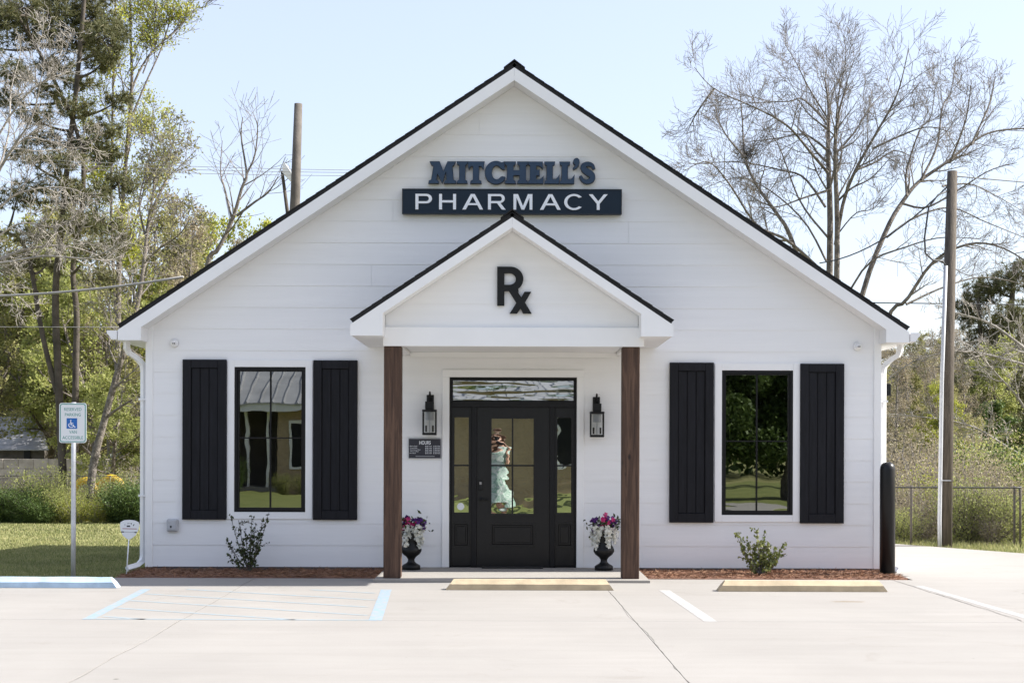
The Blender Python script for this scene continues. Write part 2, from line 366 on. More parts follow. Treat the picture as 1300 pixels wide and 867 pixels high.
# parking lot: cast slabs with recessed joints
lot = empty('parking_lot', (0, -2, 0), kind='structure')
G = 0.0025
def jx(x0, y): return x0 - 0.019 * (y + 2.4)      # joints run a little askew of the building
colx = [-27, -22.5, -18, -13.5, -11, -6.9, -2.95, 1.03, 4.44, 8.4, 12.4, 16.4, 20.4]
rowy = [-17.5, -13.4, -9.25, -5.08, -1.15]
for j in range(len(rowy) - 1):
    for i in range(len(colx) - 1):
        y0, y1 = rowy[j] + G, rowy[j + 1] - (G if j < 3 else 0)
        a, b_ = colx[i], colx[i + 1]
        slab_poly('concrete_slab', [(jx(a, y0) + G, y0), (jx(b_, y0) - G, y0), (jx(b_, y1) - G, y1), (jx(a, y1) + G, y1)], -0.12, 0.0, 'concrete', lot)
# side drive along the right of the building
dr = empty('driveway', (8, 2, 0), kind='structure')
for a, b_ in ((4.66, 8.4), (8.4, 12.4), (12.4, 16.4), (16.4, 20.4)):
    e = lambda x: 5.1 - 1.5 * (x - 6.2) if x < 8.41 else 1.8
    slab_poly('concrete_slab', [(a + G, -1.15 + G), (b_ - G, -1.15 + G), (b_ - G, e(b_)), (a + G, e(a))], -0.12, -0.001, 'concrete', dr)
# painted lines, 4 mm over the slabs, aimed as the stalls are (a little askew)
def gpt(px, py): d = CH * F / (py - 571.0); return ((px - 650) * d / F, d - D)
def line(p, q, w, mat):
    (x0, y0), (x1, y1) = p, q; L = math.hypot(x1 - x0, y1 - y0); nx_, ny_ = -(y1 - y0) / L * w / 2, (x1 - x0) / L * w / 2
    return mk('paint_line', me_py([(x0 + nx_, y0 + ny_, 0.0016), (x1 + nx_, y1 + ny_, 0.0016), (x1 - nx_, y1 - ny_, 0.0016), (x0 - nx_, y0 - ny_, 0.0016)], [(0, 1, 2, 3)]), mat, lot)
line(gpt(491, 748.5), gpt(477, 788), 0.115, 'paint_blue')
line(gpt(186, 749), gpt(112, 787.5), 0.10, 'paint_blue')
line(gpt(844, 748.5), gpt(903, 788), 0.115, 'paint_white')
line(gpt(1166, 742), gpt(1330, 789), 0.10, 'paint_white')
A0, A1 = gpt(186, 749), gpt(112, 787.5); B0, B1 = gpt(491, 748.5), gpt(477, 788)
def onl(a, b_, y): t = (y - a[1]) / (b_[1] - a[1]); return a[0] + t * (b_[0] - a[0])
for k in range(-3, 9):
    yL = -2.45 - 0.62 * k - 0.05; m_ = -0.47
    pts = []
    for s in range(0, 61):
        t = s / 60; x = -4.6 + t * 3.6; y = yL + m_ * (x + 4.6) + 1.2
        if A1[1] < y < A0[1] and onl(A0, A1, y) + .06 < x < onl(B0, B1, y) - .06: pts.append((x, y))
    if len(pts) > 3: line(pts[0], pts[-1], 0.06, 'paint_blue_faded')
line((onl(A0, A1, A1[1]) + .06, A1[1] + .03), (onl(B0, B1, B1[1]) - .06, B1[1] + .03), 0.06, 'paint_blue_faded')

def crack(x0, ya, yb, w, seed):
    rs = random.Random(seed); n = 46; dx = 0.0; V = []
    for k in range(n + 1):
        y = ya + (yb - ya) * k / n; dx = dx * 0.85 + rs.uniform(-0.012, 0.012); ww = w * rs.uniform(0.4, 1.2); V += [(jx(x0, y) + dx - ww, y, 0.0012), (jx(x0, y) + dx + ww, y, 0.0012)]
    mk('crack', me_py(V, [(2 * k, 2 * k + 1, 2 * k + 3, 2 * k + 2) for k in range(n)]), 'crack_dirt', lot)
crack(1.03, -2.2, -9.2, 0.0018, 1); crack(4.44, -1.2, -5.0, 0.0045, 2); crack(-2.95, -1.2, -9.0, 0.0016, 3); crack(8.4, -1.2, -6.0, 0.004, 4)
# porch slab and planting beds
tag(slab_poly('porch_floor', [(-1.56, -1.62), (1.56, -1.62), (1.56, -0.02), (-1.56, -0.02)], -0.1, 0.035, 'concrete_walk', None, 0.008), kind='structure')
def bed(name, poly, seed, lab):
    root = empty(name, (sum(p[0] for p in poly) / len(poly), -0.6, -0.05), kind='structure')
    slab_poly('soil', poly, -0.11, 0.004, 'pine_straw', root)
    rng = np.random.default_rng(seed); xa, xb = min(p[0] for p in poly), max(p[0] for p in poly)
    n = int(5200 * (xb - xa) / 3); c = np.stack([rng.uniform(xa, xb, n), rng.uniform(-1.13, -0.03, n), rng.uniform(0.004, 0.03, n)], 1)
    lim = np.array([poly_edge(poly, x) for x in c[:, 0]]); c = c[c[:, 1] > lim - 0.02]
    o = mk('pine_straw', leaves_me(c, 0.085, rng, aspect=0.07, flat=0.75), 'straw_bits', root); tag(o, kind='stuff')
def poly_edge(poly, x):
    ys_ = []
    for i in range(len(poly)):
        p, q = poly[i], poly[(i + 1) % len(poly)]
        if (p[0] - x) * (q[0] - x) <= 0 and abs(p[0] - q[0]) > 1e-6: ys_.append(p[1] + (x - p[0]) / (q[0] - p[0]) * (q[1] - p[1]))
    return min(ys_) if ys_ else 0
bed('mulch_bed', [(-4.60, -1.146), (-1.565, -1.146), (-1.565, -0.02), (-4.60, -0.02)], 3, '')
bed('mulch_bed', [(1.565, -1.146), (4.43, -1.146), (4.655, -0.95), (4.655, -0.02), (1.565, -0.02)], 5, '')

# ------------------------------------------------------------------ the pharmacy
SL = 0.665; CA = math.atan(SL)
XC = 0.015; HW = 4.572; APEX = 6.226; BD = 8.8; OV = 0.35
bld = empty('pharmacy_building', (XC, 0, 0), 'white lap sided gabled pharmacy with timber posted porch and black shutters', 'building')
WZ = 2.94                                           # wall plate
zr = lambda x, a=APEX - 0.075: a - SL * abs(x - XC)   # underside of the roof deck
# openings in the front wall (x0,x1,z0,z1)
DO = (X(570.5), X(732), 0.0, Z(479)); WL = (X(298), X(388), Z(650.5), Z(467)); WR = (X(916), X(1006), Z(652.5), Z(469.5))
OPEN = [DO, WL, WR]
def cells(x0, x1, z0, z1, opens):
    """rectangle minus openings, as rectangles"""
    out = []; rect = [(x0, x1, z0, z1)]
    for (a, b_, c, d) in opens:
        nxt = []
        for (p, q, r, s) in rect:
            if b_ <= p or a >= q or d <= r or c >= s: nxt.append((p, q, r, s)); continue
            if a > p: nxt.append((p, a, r, s))
            if b_ < q: nxt.append((b_, q, r, s))
            m0, m1 = max(p, a), min(q, b_)
            if c > r: nxt.append((m0, m1, r, c))
            if d < s: nxt.append((m0, m1, d, s))
        rect = nxt
    return rect
def gclip(p, q, r, s, apex, xc=XC):
    poly = [(p, r), (q, r), (q, s), (p, s)]
    poly = clip(poly, SL, 1, apex + SL * xc); return clip(poly, -SL, 1, apex - SL * xc)
# sheathing behind the boards
for (p, q, r, s) in cells(XC - HW, XC + HW, 0.0, 6.3, OPEN):
    poly = gclip(p, q, r, s, APEX - 0.08)
    if len(poly) > 2 and area(poly) > 1e-4: prism('wall', poly, 0.0, 0.12, 'white_paint', bld)
EXPO = 0.2685
def siding(x0, x1, z0, ztop, opens, yb, apex, xc=XC, breaks=True, parent=bld):
    i = 0; rs = random.Random(9)
    while z0 + EXPO * i < ztop:
        a, b_ = z0 + EXPO * i, min(z0 + EXPO * (i + 1), ztop); i += 1
        for (p, q, r, s) in cells(x0, x1, a, b_, opens):
            segs = [(p, q)]
            if breaks and q - p > 4.2:
                c = p + (q - p) * rs.uniform(0.3, 0.7); segs = [(p, c - 0.0012), (c + 0.0012, q)]
            for (u, v) in segs:
                poly = gclip(u, v, r, s, apex, xc)
                if len(poly) < 3 or area(poly) < 0.002: continue
                yf = lambda z, a=a: yb - 0.0115 + 0.0058 * (z - a) / EXPO
                mk('siding_board', prism_me(poly, 0, yb, yfun=yf), 'siding_paint', parent)
siding(XC - HW + 0.088, XC + HW - 0.088, 0.035, 6.3, OPEN, -0.001, APEX - 0.10)
for s in (-1, 1):
    a, b_ = sorted((XC + s * HW, XC + s * (HW - 0.09))); box('corner_board', a, b_, -0.024, -0.0005, 0.03, zr(XC + s * HW) - 0.06, 'white_paint', bld, 0.002)
box('foundation', XC - HW + 0.01, XC + HW - 0.01, -0.004, 0.1, -0.1, 0.034, 'foundation', bld)
# other walls, floor and ceiling inside
for s in (-1, 1):
    a, b_ = sorted((XC + s * HW, XC + s * (HW - 0.12))); box('wall', a, b_, 0.122, BD, -0.4, WZ + 0.05, 'white_paint', bld)
prism('wall', [(XC - HW + 0.13, -0.4), (XC + HW - 0.13, -0.4), (XC + HW - 0.13, zr(XC + HW - 0.13) - 0.01), (XC, APEX - 0.09), (XC - HW + 0.13, zr(XC - HW + 0.13) - 0.01)], BD - 0.12, BD, 'white_paint', bld)
box('floor', XC - HW + 0.13, XC + HW - 0.13, 0.125, BD - 0.125, -0.05, 0.02, 'interior', bld)
box('ceiling', XC - HW + 0.13, XC + HW - 0.13, 0.125, BD - 0.125, 2.72, 2.76, 'interior', bld)
box('counter', -2.4, 2.2, 4.4, 5.0, 0.02, 1.05, 'interior', bld, 0.01)

# roofs: deck, courses of shingles, ridge cap, rake boards with boxed returns, soffits
def roof(apex, hw, ya, yb, xc, fascia, ret, wallhw, thick=0.05, ncap=12):
    """apex: top of ridge; hw: half width to the eave tip; ret: height of the boxed return at the eave; wallhw: where the return ends"""
    ca, sa = math.cos(CA), math.sin(CA); L = hw / ca
    r = empty_part('roof')
    for s in (-1, 1):
        def pt(t, n, y): return (xc + s * (t * ca + n * sa), y, apex - 0.012 - t * sa + n * ca)
        t0 = 0.0
        bm = bmesh.new()
        vs = [bm.verts.new(pt(t, n, y)) for y in (ya, yb) for (t, n) in ((0.0, -thick), (L, -thick), (L, -0.008), (0.0, -0.008))]
        for f in ((0, 1, 2, 3), (7, 6, 5, 4), (0, 4, 5, 1), (1, 5, 6, 2), (2, 6, 7, 3), (3, 7, 4, 0)): bm.faces.new([vs[k] for k in f])
        mk('roof_deck', bm_me(bm), 'shingle', r)
        nco = int(L / 0.142); c = L / nco
        rs = random.Random(3 + s)
        for k in range(nco):
            a = k * c; b_ = a + c + 0.004; h = 0.0045 + rs.uniform(-0.001, 0.002); yo = rs.uniform(-0.003, 0.003) - 0.008
            bm = bmesh.new()
            vs = [bm.verts.new(pt(t, n, y)) for y in (ya + yo, yb + 0.01) for (t, n) in ((a, -0.007), (b_, -0.007), (b_, h), (a, 0.0))]
            for f in ((0, 1, 2, 3), (7, 6, 5, 4), (0, 4, 5, 1), (1, 5, 6, 2), (2, 6, 7, 3), (3, 7, 4, 0)): bm.faces.new([vs[q] for q in f])
            mk('shingle_course', bm_me(bm), 'shingle', r)
    # ridge cap pieces
    for k in range(ncap):
        y0 = ya - 0.012 + k * 0.19; h = 0.013
        V = []
        for y, up in ((y0, 0.010), (y0 + 0.20, 0.002)):
            for (dx, dz) in ((-0.13, -0.13 * SL), (0, 0.012), (0.13, -0.13 * SL)): V.append((xc + dx, y, apex + dz + up + 0.004))
            for (dx, dz) in ((-0.13, -0.13 * SL), (0, 0.012), (0.13, -0.13 * SL)): V.append((xc + dx, y, apex + dz + up - 0.012))
        Fc = [(0, 1, 7, 6), (1, 2, 8, 7), (3, 9, 10, 4), (4, 10, 11, 5), (0, 3, 4, 1), (1, 4, 5, 2), (6, 7, 10, 9), (7, 8, 11, 10), (0, 6, 9, 3), (2, 5, 11, 8)]
        mk('ridge_cap', me_py(V, Fc), 'shingle', r)
    zb = apex - 0.012 - thick / ca - 0.003      # underside at the ridge
    for s in (-1, 1):
        e = zb - SL * hw
        poly = [(xc + s * 0.0006, zb), (xc + s * hw, e), (xc + s * hw, e - ret), (xc + s * wallhw, e - ret), (xc + s * wallhw, zb - SL * wallhw - fascia), (xc + s * 0.0006, zb - fascia)]
        prism('rake_board', poly, ya, ya + 0.02, 'white_paint', bld)
        # sloped soffit between rake board and wall
        q = [(xc + s * 0.001, zb - fascia + 0.025), (xc + s * (wallhw + 0.0), zb - SL * wallhw - fascia + 0.025), (xc + s * (wallhw + 0.0), zb - SL * wallhw - fascia + 0.010), (xc + s * 0.001, zb - fascia + 0.010)]
        prism('soffit', q, ya + 0.0205, (-0.019 if ya > -1 else -1.472), 'white_paint', bld)
        e = zb - SL * hw
        a, b_ = sorted((xc + s * wallhw, xc + s * (wallhw + 0.014)))
        box('return_panel', a, b_, ya + 0.0205, (-0.026 if ya > -1 else -1.472), e - ret + 0.001, zb - SL * wallhw - fascia + 0.02, 'white_paint', bld)
    return zb
def empty_part(name):
    o = bpy.data.objects.new(name, None); COL.objects.link(o); o.parent = bld; return o
zb = roof(APEX, 4.825, -OV, BD + 0.3, XC, 0.155, 0.125, HW - 0.03)
eave = zb - SL * 4.825
for s in (-1, 1):      # boxed eaves, gutters and downspouts
    a, b_ = sorted((XC + s * (HW + 0.001), XC + s * 4.80)); box('soffit', a, b_, -OV + 0.022, BD + 0.28, eave - 0.125, eave - 0.11, 'white_paint', bld)
    a, b_ = sorted((XC + s * 4.803, XC + s * 4.822)); box('fascia_board', a, b_, -OV + 0.022, BD + 0.28, eave - 0.12, eave - 0.004, 'white_paint', bld)
    gp = [(4.835, eave - 0.008), (4.835, eave - 0.115), (4.905, eave - 0.115), (4.925, eave - 0.075), (4.955, eave - 0.045), (4.96, eave - 0.008)]
    prism('gutter', [(XC + s * x, z) for x, z in gp], -OV - 0.005, BD + 0.25, 'gutter_metal', bld)
    T = Tubes(); xg = XC + s * 4.80; xw = XC + s * (HW + 0.045); zt = eave - 0.1
    pts = [(xg, -0.04, zt), (xg, -0.04, zt - 0.10), (xg - s * 0.02, -0.01, zt - 0.16), (xg - s * 0.08, 0.03, zt - 0.20), (xw + s * 0.06, 0.06, zt - 0.24), (xw + s * 0.012, 0.07, zt - 0.30), (xw, 0.07, zt - 0.38), (xw, 0.07, 1.5), (xw, 0.07, 0.16), (xw + s * 0.01, 0.06, 0.10), (xw + s * 0.05, 0.0, 0.05), (xw + s * 0.15, -0.12, 0.015)]
    dsp = tube('downspout', pts, [0.043] * 12, 'gutter_metal', bld, k=4)
    dsp.data.polygons.foreach_set('use_smooth', [False] * len(dsp.data.polygons))
    for zz in (0.9, 2.1): box('strap', xw - 0.05, xw + 0.05, 0.015, 0.035, zz, zz + 0.025, 'gutter_metal', dsp)

# porch
PF = -1.5; PX = -0.005
for px in (498, 801):
    xp = X(px, PF); po = mk('porch_post', bm_me(box_bm(xp - 0.0985, xp + 0.0985, PF, PF + 0.195, 0.036, 2.667, 0.006)), 'post_wood', bld)
    box('post_base', xp - 0.09, xp + 0.09, PF + 0.008, PF + 0.187, 0.0355, 0.062, 'galvanized', po)
bx0, bx1 = X(486, PF), X(817, PF)
box('porch_beam', bx0, bx1, PF - 0.012, PF + 0.2, 2.668, 2.884, 'white_paint', bld, 0.003)
for s, xx in ((-1, bx0), (1, bx1)):
    a, b_ = sorted((xx - s * 0.012, xx - s * 0.20)); box('porch_beam', a, b_, PF + 0.201, -0.02, 2.668, 2.884, 'white_paint', bld, 0.003)
box('porch_ceiling', bx0 + 0.21, bx1 - 0.21, PF + 0.202, -0.02, 2.705, 2.72, 'white_paint', bld)
box('porch_trim', bx0 + 0.20, bx1 - 0.20, -0.04, -0.018, 2.64, 2.704, 'white_paint', bld, 0.002)
PAX = 4.153; PHW = 1.80
pz = roof(PAX, PHW, -1.8, 0.0, PX, 0.115, 0.125, 1.44, thick=0.045, ncap=8)
siding(PX - 1.4385, PX + 1.4385, 2.886, 4.2, [], PF + 0.05, pz - 0.03, PX, breaks=False)
tri = gclip(PX - 1.438, PX + 1.438, 2.886, 4.2, pz - 0.02, PX); prism('wall', tri, PF + 0.051, PF + 0.12, 'white_paint', bld)
pe = pz - SL * PHW
for s in (-1, 1):
    a, b_ = sorted((PX + s * 1.445, PX + s * 1.775)); box('soffit', a, b_, -1.778, -0.02, pe - 0.125, pe - 0.11, 'white_paint', bld)
    a, b_ = sorted((PX + s * 1.776, PX + s * 1.795)); box('fascia_board', a, b_, -1.778, -0.02, pe - 0.12, pe - 0.004, 'white_paint', bld)

# windows with casing and panelled shutters
def grid_pane(x0, x1, z0, z1, y, bow=0.0, nx_=14, nz=18):
    V = []; cx, cz = (x0 + x1) / 2, (z0 + z1) / 2
    for j in range(nz + 1):
        for i in range(nx_ + 1):
            x = x0 + (x1 - x0) * i / nx_; z = z0 + (z1 - z0) * j / nz
            V.append((x, y - bow * ((x - cx) ** 2 + (z - cz) ** 2), z))
    Fc = [(j * (nx_ + 1) + i, j * (nx_ + 1) + i + 1, (j + 1) * (nx_ + 1) + i + 1, (j + 1) * (nx_ + 1) + i) for j in range(nz) for i in range(nx_)]
    return me_py(V, Fc)
def frame(name, x0, x1, z0, z1, w, y0, y1, mat, parent, bev=0.002):
    return prism(name, [(x0, z0), (x1, z0), (x1, z1), (x0, z1)], y0, y1, mat, parent, holes=[[(x0 + w, z0 + w), (x0 + w, z1 - w), (x1 - w, z1 - w), (x1 - w, z0 + w)]])
def window(x0, x1, z0, z1):
    w = bpy.data.objects.new('window', None); COL.objects.link(w); w.parent = bld
    cs = 0.088
    box('casing', x0 - cs, x0 - 0.001, -0.030, -0.0035, z0 - cs, z1 + cs, 'white_paint', w, 0.002)
    box('casing', x1 + 0.001, x1 + cs, -0.030, -0.0035, z0 - cs, z1 + cs, 'white_paint', w, 0.002)
    box('casing', x0 - 0.0005, x1 + 0.0005, -0.028, -0.0035, z1 + 0.001, z1 + cs, 'white_paint', w, 0.002)
    box('casing', x0 - 0.0005, x1 + 0.0005, -0.028, -0.0035, z0 - cs, z0 - 0.001, 'white_paint', w, 0.002)
    frame('frame', x0, x1, z0, z1, 0.032, -0.024, 0.07, 'black_frame', w)
    frame('sash', x0 + 0.033, x1 - 0.033, z0 + 0.033, z1 - 0.033, 0.020, -0.004, 0.05, 'black_frame', w)
    a, b_, c, d = x0 + 0.05, x1 - 0.05, z0 + 0.05, z1 - 0.05
    mk('pane', grid_pane(a, b_, c, d, 0.03, 0.0012), 'glass_window', w, smooth=True)
    xm, zm = (a + b_) / 2, (c + d) / 2 + 0.02
    box('muntin', xm - 0.009, xm + 0.009, 0.012, 0.024, c, d, 'black_frame', w)
    box('muntin', a, xm - 0.0095, 0.013, 0.024, zm - 0.008, zm + 0.008, 'black_frame', w)
    box('muntin', xm + 0.0095, b_, 0.013, 0.024, zm - 0.008, zm + 0.008, 'black_frame', w)
def shutter(x0, x1, z0, z1):
    w = bpy.data.objects.new('shutter', None); COL.objects.link(w); w.parent = bld
    st = 0.105; ym = -0.058
    for a, b_ in ((x0, x0 + st), (x1 - st, x1)): box('stile', a, b_, ym, -0.018, z0, z1, 'shutter_paint', w, 0.004)
    for a, b_ in ((z0, z0 + 0.115), (z1 - 0.105, z1)): box('rail', x0 + st + 0.001, x1 - st - 0.001, ym + 0.0015, -0.018, a, b_, 'shutter_paint', w, 0.004)
    box('backing', x0 + st - 0.01, x1 - st + 0.01, -0.022, -0.0195, z0 + 0.02, z1 - 0.02, 'shutter_paint', w)
    n = 3; wd = (x1 - x0 - 2 * st) / n
    for k in range(n): box('plank', x0 + st + k * wd + 0.003, x0 + st + (k + 1) * wd - 0.003, ym + 0.020 + 0.002 * (k % 2), -0.018, z0 + 0.116, z1 - 0.106, 'shutter_paint', w, 0.005)
window(*WL); window(*WR)
for (a, b_, zt, zbm) in ((231.5, 287, 457.5, 660.5), (397.5, 453.5, 458, 660.5), (850, 906, 459.5, 662.5), (1016, 1071.5, 460.5, 663)): shutter(X(a, -.05), X(b_, -.05), Z(zbm, -.05), Z(zt, -.05))

# entrance: casing, frame, transom, sidelights, panelled door
def part(name):
    o = bpy.data.objects.new(name, None); COL.objects.link(o); o.parent = bld; return o
x0, x1, z0, z1 = DO
ent = part('entrance_frame'); zf = 0.037
for a, b_ in ((X(561.5), x0 - 0.001), (x1 + 0.001, X(741))): box('casing', a, b_, -0.032, -0.0035, zf, z1 + 0.001, 'white_paint', ent, 0.003)
box('casing', X(561.5), X(741), -0.034, -0.0035, z1 + 0.0015, Z(469.5), 'white_paint', ent, 0.003)
def bar(name, pxa, pxb, pya, pyb, ya, yb, mat, par, bev=0.002): return box(name, X(pxa), X(pxb), ya, yb, max(Z(pyb), zf), Z(pya), mat, par, bev)
bar('jamb', 570.6, 573.2, 479.2, 722, -0.012, 0.09, 'black_frame', ent); bar('jamb', 729.6, 731.8, 479.2, 722, -0.012, 0.09, 'black_frame', ent)
bar('head', 573.3, 729.5, 479.2, 481.6, -0.012, 0.09, 'black_frame', ent)
bar('transom_bar', 573.3, 729.5, 509.5, 517, -0.014, 0.09, 'black_frame', ent)
bar('mullion', 598.6, 605.4, 517.1, 722, -0.010, 0.09, 'black_frame', ent); bar('mullion', 698, 704.6, 517.1, 722, -0.010, 0.09, 'black_frame', ent)
tr = part('transom'); mk('pane', grid_pane(X(573.3), X(729.5), Z(509.4), Z(481.7), 0.04), 'glass_transom', tr, smooth=True)
frame('bead', X(573.4), X(729.4), Z(509.3), Z(481.8), 0.012, 0.006, 0.038, 'black_frame', tr)
def lite(parent, gx0, gx1, gy0, gy1, ox0, ox1, oy0, oy1, px0, px1, py0, py1, yb, bow, mv):
    """leaf with a glazed opening and a raised panel below, in photo pixels"""
    A = [(X(ox0), max(Z(oy1), zf + 0.012)), (X(ox1), max(Z(oy1), zf + 0.012)), (X(ox1), Z(oy0)), (X(ox0), Z(oy0))]
    g = [(X(gx0), Z(gy1)), (X(gx0), Z(gy0)), (X(gx1), Z(gy0)), (X(gx1), Z(gy1))]
    h = [(X(px0), Z(py1)), (X(px0), Z(py0)), (X(px1), Z(py0)), (X(px1), Z(py1))]
    prism('leaf', A, yb, yb + 0.042, 'door_black', parent, holes=[g, h])
    frame('glass_stop', X(gx0) - 0.022, X(gx1) + 0.022, Z(gy1) - 0.022, Z(gy0) + 0.022, 0.026, yb - 0.010, yb - 0.0005, 'door_black', parent)
    mk('pane', grid_pane(X(gx0) - .001, X(gx1) + .001, Z(gy1) - .001, Z(gy0) + .001, yb + 0.022, bow), 'glass_door', parent, smooth=True)
    cx, cz = X((gx0 + gx1) / 2), Z(590.8)
    if mv: box('muntin', cx - 0.010, cx + 0.010, yb - 0.004, yb + 0.018, Z(gy1), Z(gy0), 'door_black', parent, 0.002)
    segs = [(X(gx0), cx - 0.0105), (cx + 0.0105, X(gx1))] if mv else [(X(gx0), X(gx1))]
    for a, b_ in segs: box('muntin', a, b_, yb - 0.003, yb + 0.018, cz - 0.010, cz + 0.010, 'door_black', parent, 0.002)
    # panel: moulding frame, sunken field
    frame('panel_moulding', X(px0) + .001, X(px1) - .001, Z(py1) + .001, Z(py0) - .001, 0.022, yb - 0.006, yb + 0.03, 'door_black', parent)
    box('panel', X(px0) + 0.0235, X(px1) - 0.0235, yb + 0.012, yb + 0.034, Z(py1) + 0.0235, Z(py0) - 0.0235, 'door_black', parent, 0.006)
    box('raised_field', X(px0) + 0.05, X(px1) - 0.05, yb + 0.003, yb + 0.0115, Z(py1) + 0.05, Z(py0) - 0.05, 'door_black', parent, 0.004)
sl = part('sidelight'); lite(sl, 576.3, 595.4, 529.5, 651, 573.4, 598.4, 517.2, 720, 575, 596.5, 663, 694.5, 0.012, 0.004, False)
mk('sticker', lathe_me([(0.0, 0), (0.045, 0), (0.045, 0.001), (0.0, 0.001)], seg=18), 'sign_face', sl).matrix_local = Matrix.Translation((X(585), 0.025, Z(643))) @ Matrix.Rotation(math.radians(90), 4, 'X')
sr = part('sidelight'); lite(sr, 707.2, 725.8, 529.5, 651, 704.8, 729.4, 517.2, 720, 706.5, 727.5, 663, 694.5, 0.012, 0.004, False)
dd = part('door'); lite(dd, 623.6, 677.8, 531, 652.3, 605.7, 697.7, 517.3, 720, 622.5, 679.5, 664, 693.5, 0.006, 0.0078, True)
kx = X(610.3); box('keypad', kx - 0.027, kx + 0.027, -0.022, 0.0055, Z(622), Z(610), 'iron', dd, 0.006)
box('keypad_face', kx - 0.015, kx + 0.015, -0.025, -0.0225, Z(615), Z(611.5), 'wire_grey', dd, 0.003)
mk('rose', lathe_me([(0, 0), (0.03, 0), (0.03, 0.012), (0, 0.014)], seg=20), 'iron', dd).matrix_local = Matrix.Translation((kx, 0.0055, Z(633.5))) @ Matrix.Rotation(math.radians(90), 4, 'X')
tube('lever', [(kx, 0.0, Z(633.5)), (kx, -0.05, Z(633.5)), (kx + 0.02, -0.055, Z(633.5)), (kx + 0.10, -0.052, Z(634.2))], [0.009, 0.009, 0.009, 0.007], 'iron', dd)
box('threshold', X(598), X(705), -0.01, 0.085, 0.0355, 0.048, 'black_frame', ent, 0.003)
o = mk('doormat', bm_me(box_bm(X(612, -.2), X(690, -.2), -0.19, -0.045, 0.0352, 0.052, 0.004)), 'rubber', None, (X(651, -.2), -0.12, 0.0352))
tag(o, 'narrow black rubber doormat at the foot of the black front door', 'doormat')

# ------------------------------------------------------------------ signs and letters
def font_mesh(txt, bold=0.0):
    cu = bpy.data.curves.new('t', 'FONT'); cu.body = txt; cu.size = 1.0; cu.offset = bold; cu.resolution_u = 6
    o = bpy.data.objects.new('t', cu); COL.objects.link(o)
    dg = bpy.context.evaluated_depsgraph_get(); m = bpy.data.meshes.new_from_object(o.evaluated_get(dg))
    bpy.data.objects.remove(o); bpy.data.curves.remove(cu); m.materials.clear(); return m
def put_text(name, txt, x0, x1, z0, z1, yfront, depth, mat, parent, bold=0.0, fit=True):
    """glyphs fitted into a box on a wall facing -Y"""
    m = font_mesh(txt, bold); co = np.zeros(len(m.vertices) * 3, np.float32); m.vertices.foreach_get('co', co); co = co.reshape(-1, 3)
    a, b_ = co[:, 0].min(), co[:, 0].max(); c, d = co[:, 1].min(), co[:, 1].max()
    sx = (x1 - x0) / (b_ - a); sz = (z1 - z0) / (d - c)
    out = np.stack([x0 + (co[:, 0] - a) * sx, np.full(len(co), yfront), z0 + (co[:, 1] - c) * sz], 1)
    m.vertices.foreach_set('co', out.astype(np.float32).ravel()); m.update()
    if depth:
        bm = bmesh.new(); bm.from_mesh(m); bmesh.ops.remove_doubles(bm, verts=bm.verts[:], dist=1e-6)
        r = bmesh.ops.extrude_face_region(bm, geom=bm.faces[:])
        for v in [g for g in r['geom'] if isinstance(g, bmesh.types.BMVert)]: v.co.y += depth
        bmesh.ops.recalc_face_normals(bm, faces=bm.faces); bm.to_mesh(m); bm.free()
    return mk(name, m, mat, parent)
ZS = lambda p: [(X(500 + a / 4.333, -.07), Z(190 + b_ / 4.333, -.07)) for a, b_ in p]
store = empty('store_name_sign', (X(650), -0.02, Z(233)), "raised dark blue slab serif letters spelling MITCHELL'S on the gable", 'sign')
GLY = {
 'M': [(188,187),(190,175),(203,169),(215,92),(204,87),(195,69),(246,69),(268,124),(292,69),(333,69),(325,87),(316,92),(322,169),(336,175),(336,187),(274,187),(277,175),(287,169),(283,118),(262,186),(235,132),(228,169),(240,175),(241,187)],
 'I': [(344,187),(346,175),(357,169),(357,88),(346,83),(343,69),(398,69),(396,83),(387,88),(387,169),(397,175),(399,187)],
 'T': [(418,187),(420,175),(432,169),(432,91),(417,93),(408,110),(401,69),(492,69),(487,110),(478,93),(462,91),(462,169),(474,175),(476,187)],
 'H': [(608,187),(609,175),(619,169),(619,88),(609,83),(607,69),(664,69),(662,83),(652,88),(652,117),(688,117),(688,88),(678,83),(676,69),(731,69),(730,83),(721,88),(721,169),(730,175),(731,187),(676,187),(678,175),(688,169),(688,141),(652,141),(652,169),(662,175),(664,187)],
 'E': [(735,187),(737,175),(746,169),(746,88),(737,83),(735,69),(812,69),(815,106),(804,94),(793,89),(778,89),(778,115),(796,112),(796,144),(778,141),(778,167),(797,167),(808,160),(819,147),(815,187)],
 'L': [(826,187),(828,175),(837,169),(837,88),(828,83),(826,69),(880,69),(878,83),(868,88),(868,166),(885,166),(896,157),(906,140),(902,187)],
 "'": [(985,60),(992,51),(1003,48),(1013,56),(1015,70),(1010,88),(998,102),(985,109),(982,102),(992,93),(996,84),(987,79),(983,70)],
}
GLY['l'] = [(a + 83, b_) for a, b_ in GLY['L']]
def arc(cx, cy, rx, ry, a0, a1, n): return [(cx + rx * math.cos(math.radians(a0 + (a1 - a0) * k / n)), cy - ry * math.sin(math.radians(a0 + (a1 - a0) * k / n))) for k in range(n + 1)]
GLY['C'] = arc(557, 128, 59, 62, 62, 312, 28) + [(607, 154), (592, 150)] + arc(561, 128, 28, 40, 318, 48, 24) + [(590, 108), (604, 110), (602, 69), (592, 74)]
def stroke(path, widths):
    p = np.array(path, float); t = np.gradient(p, axis=0); t /= np.linalg.norm(t, axis=1, keepdims=True); n = np.stack([-t[:, 1], t[:, 0]], 1); w = np.array(widths)[:, None] / 2
    return [tuple(q) for q in (p + n * w)] + [tuple(q) for q in (p - n * w)[::-1]]
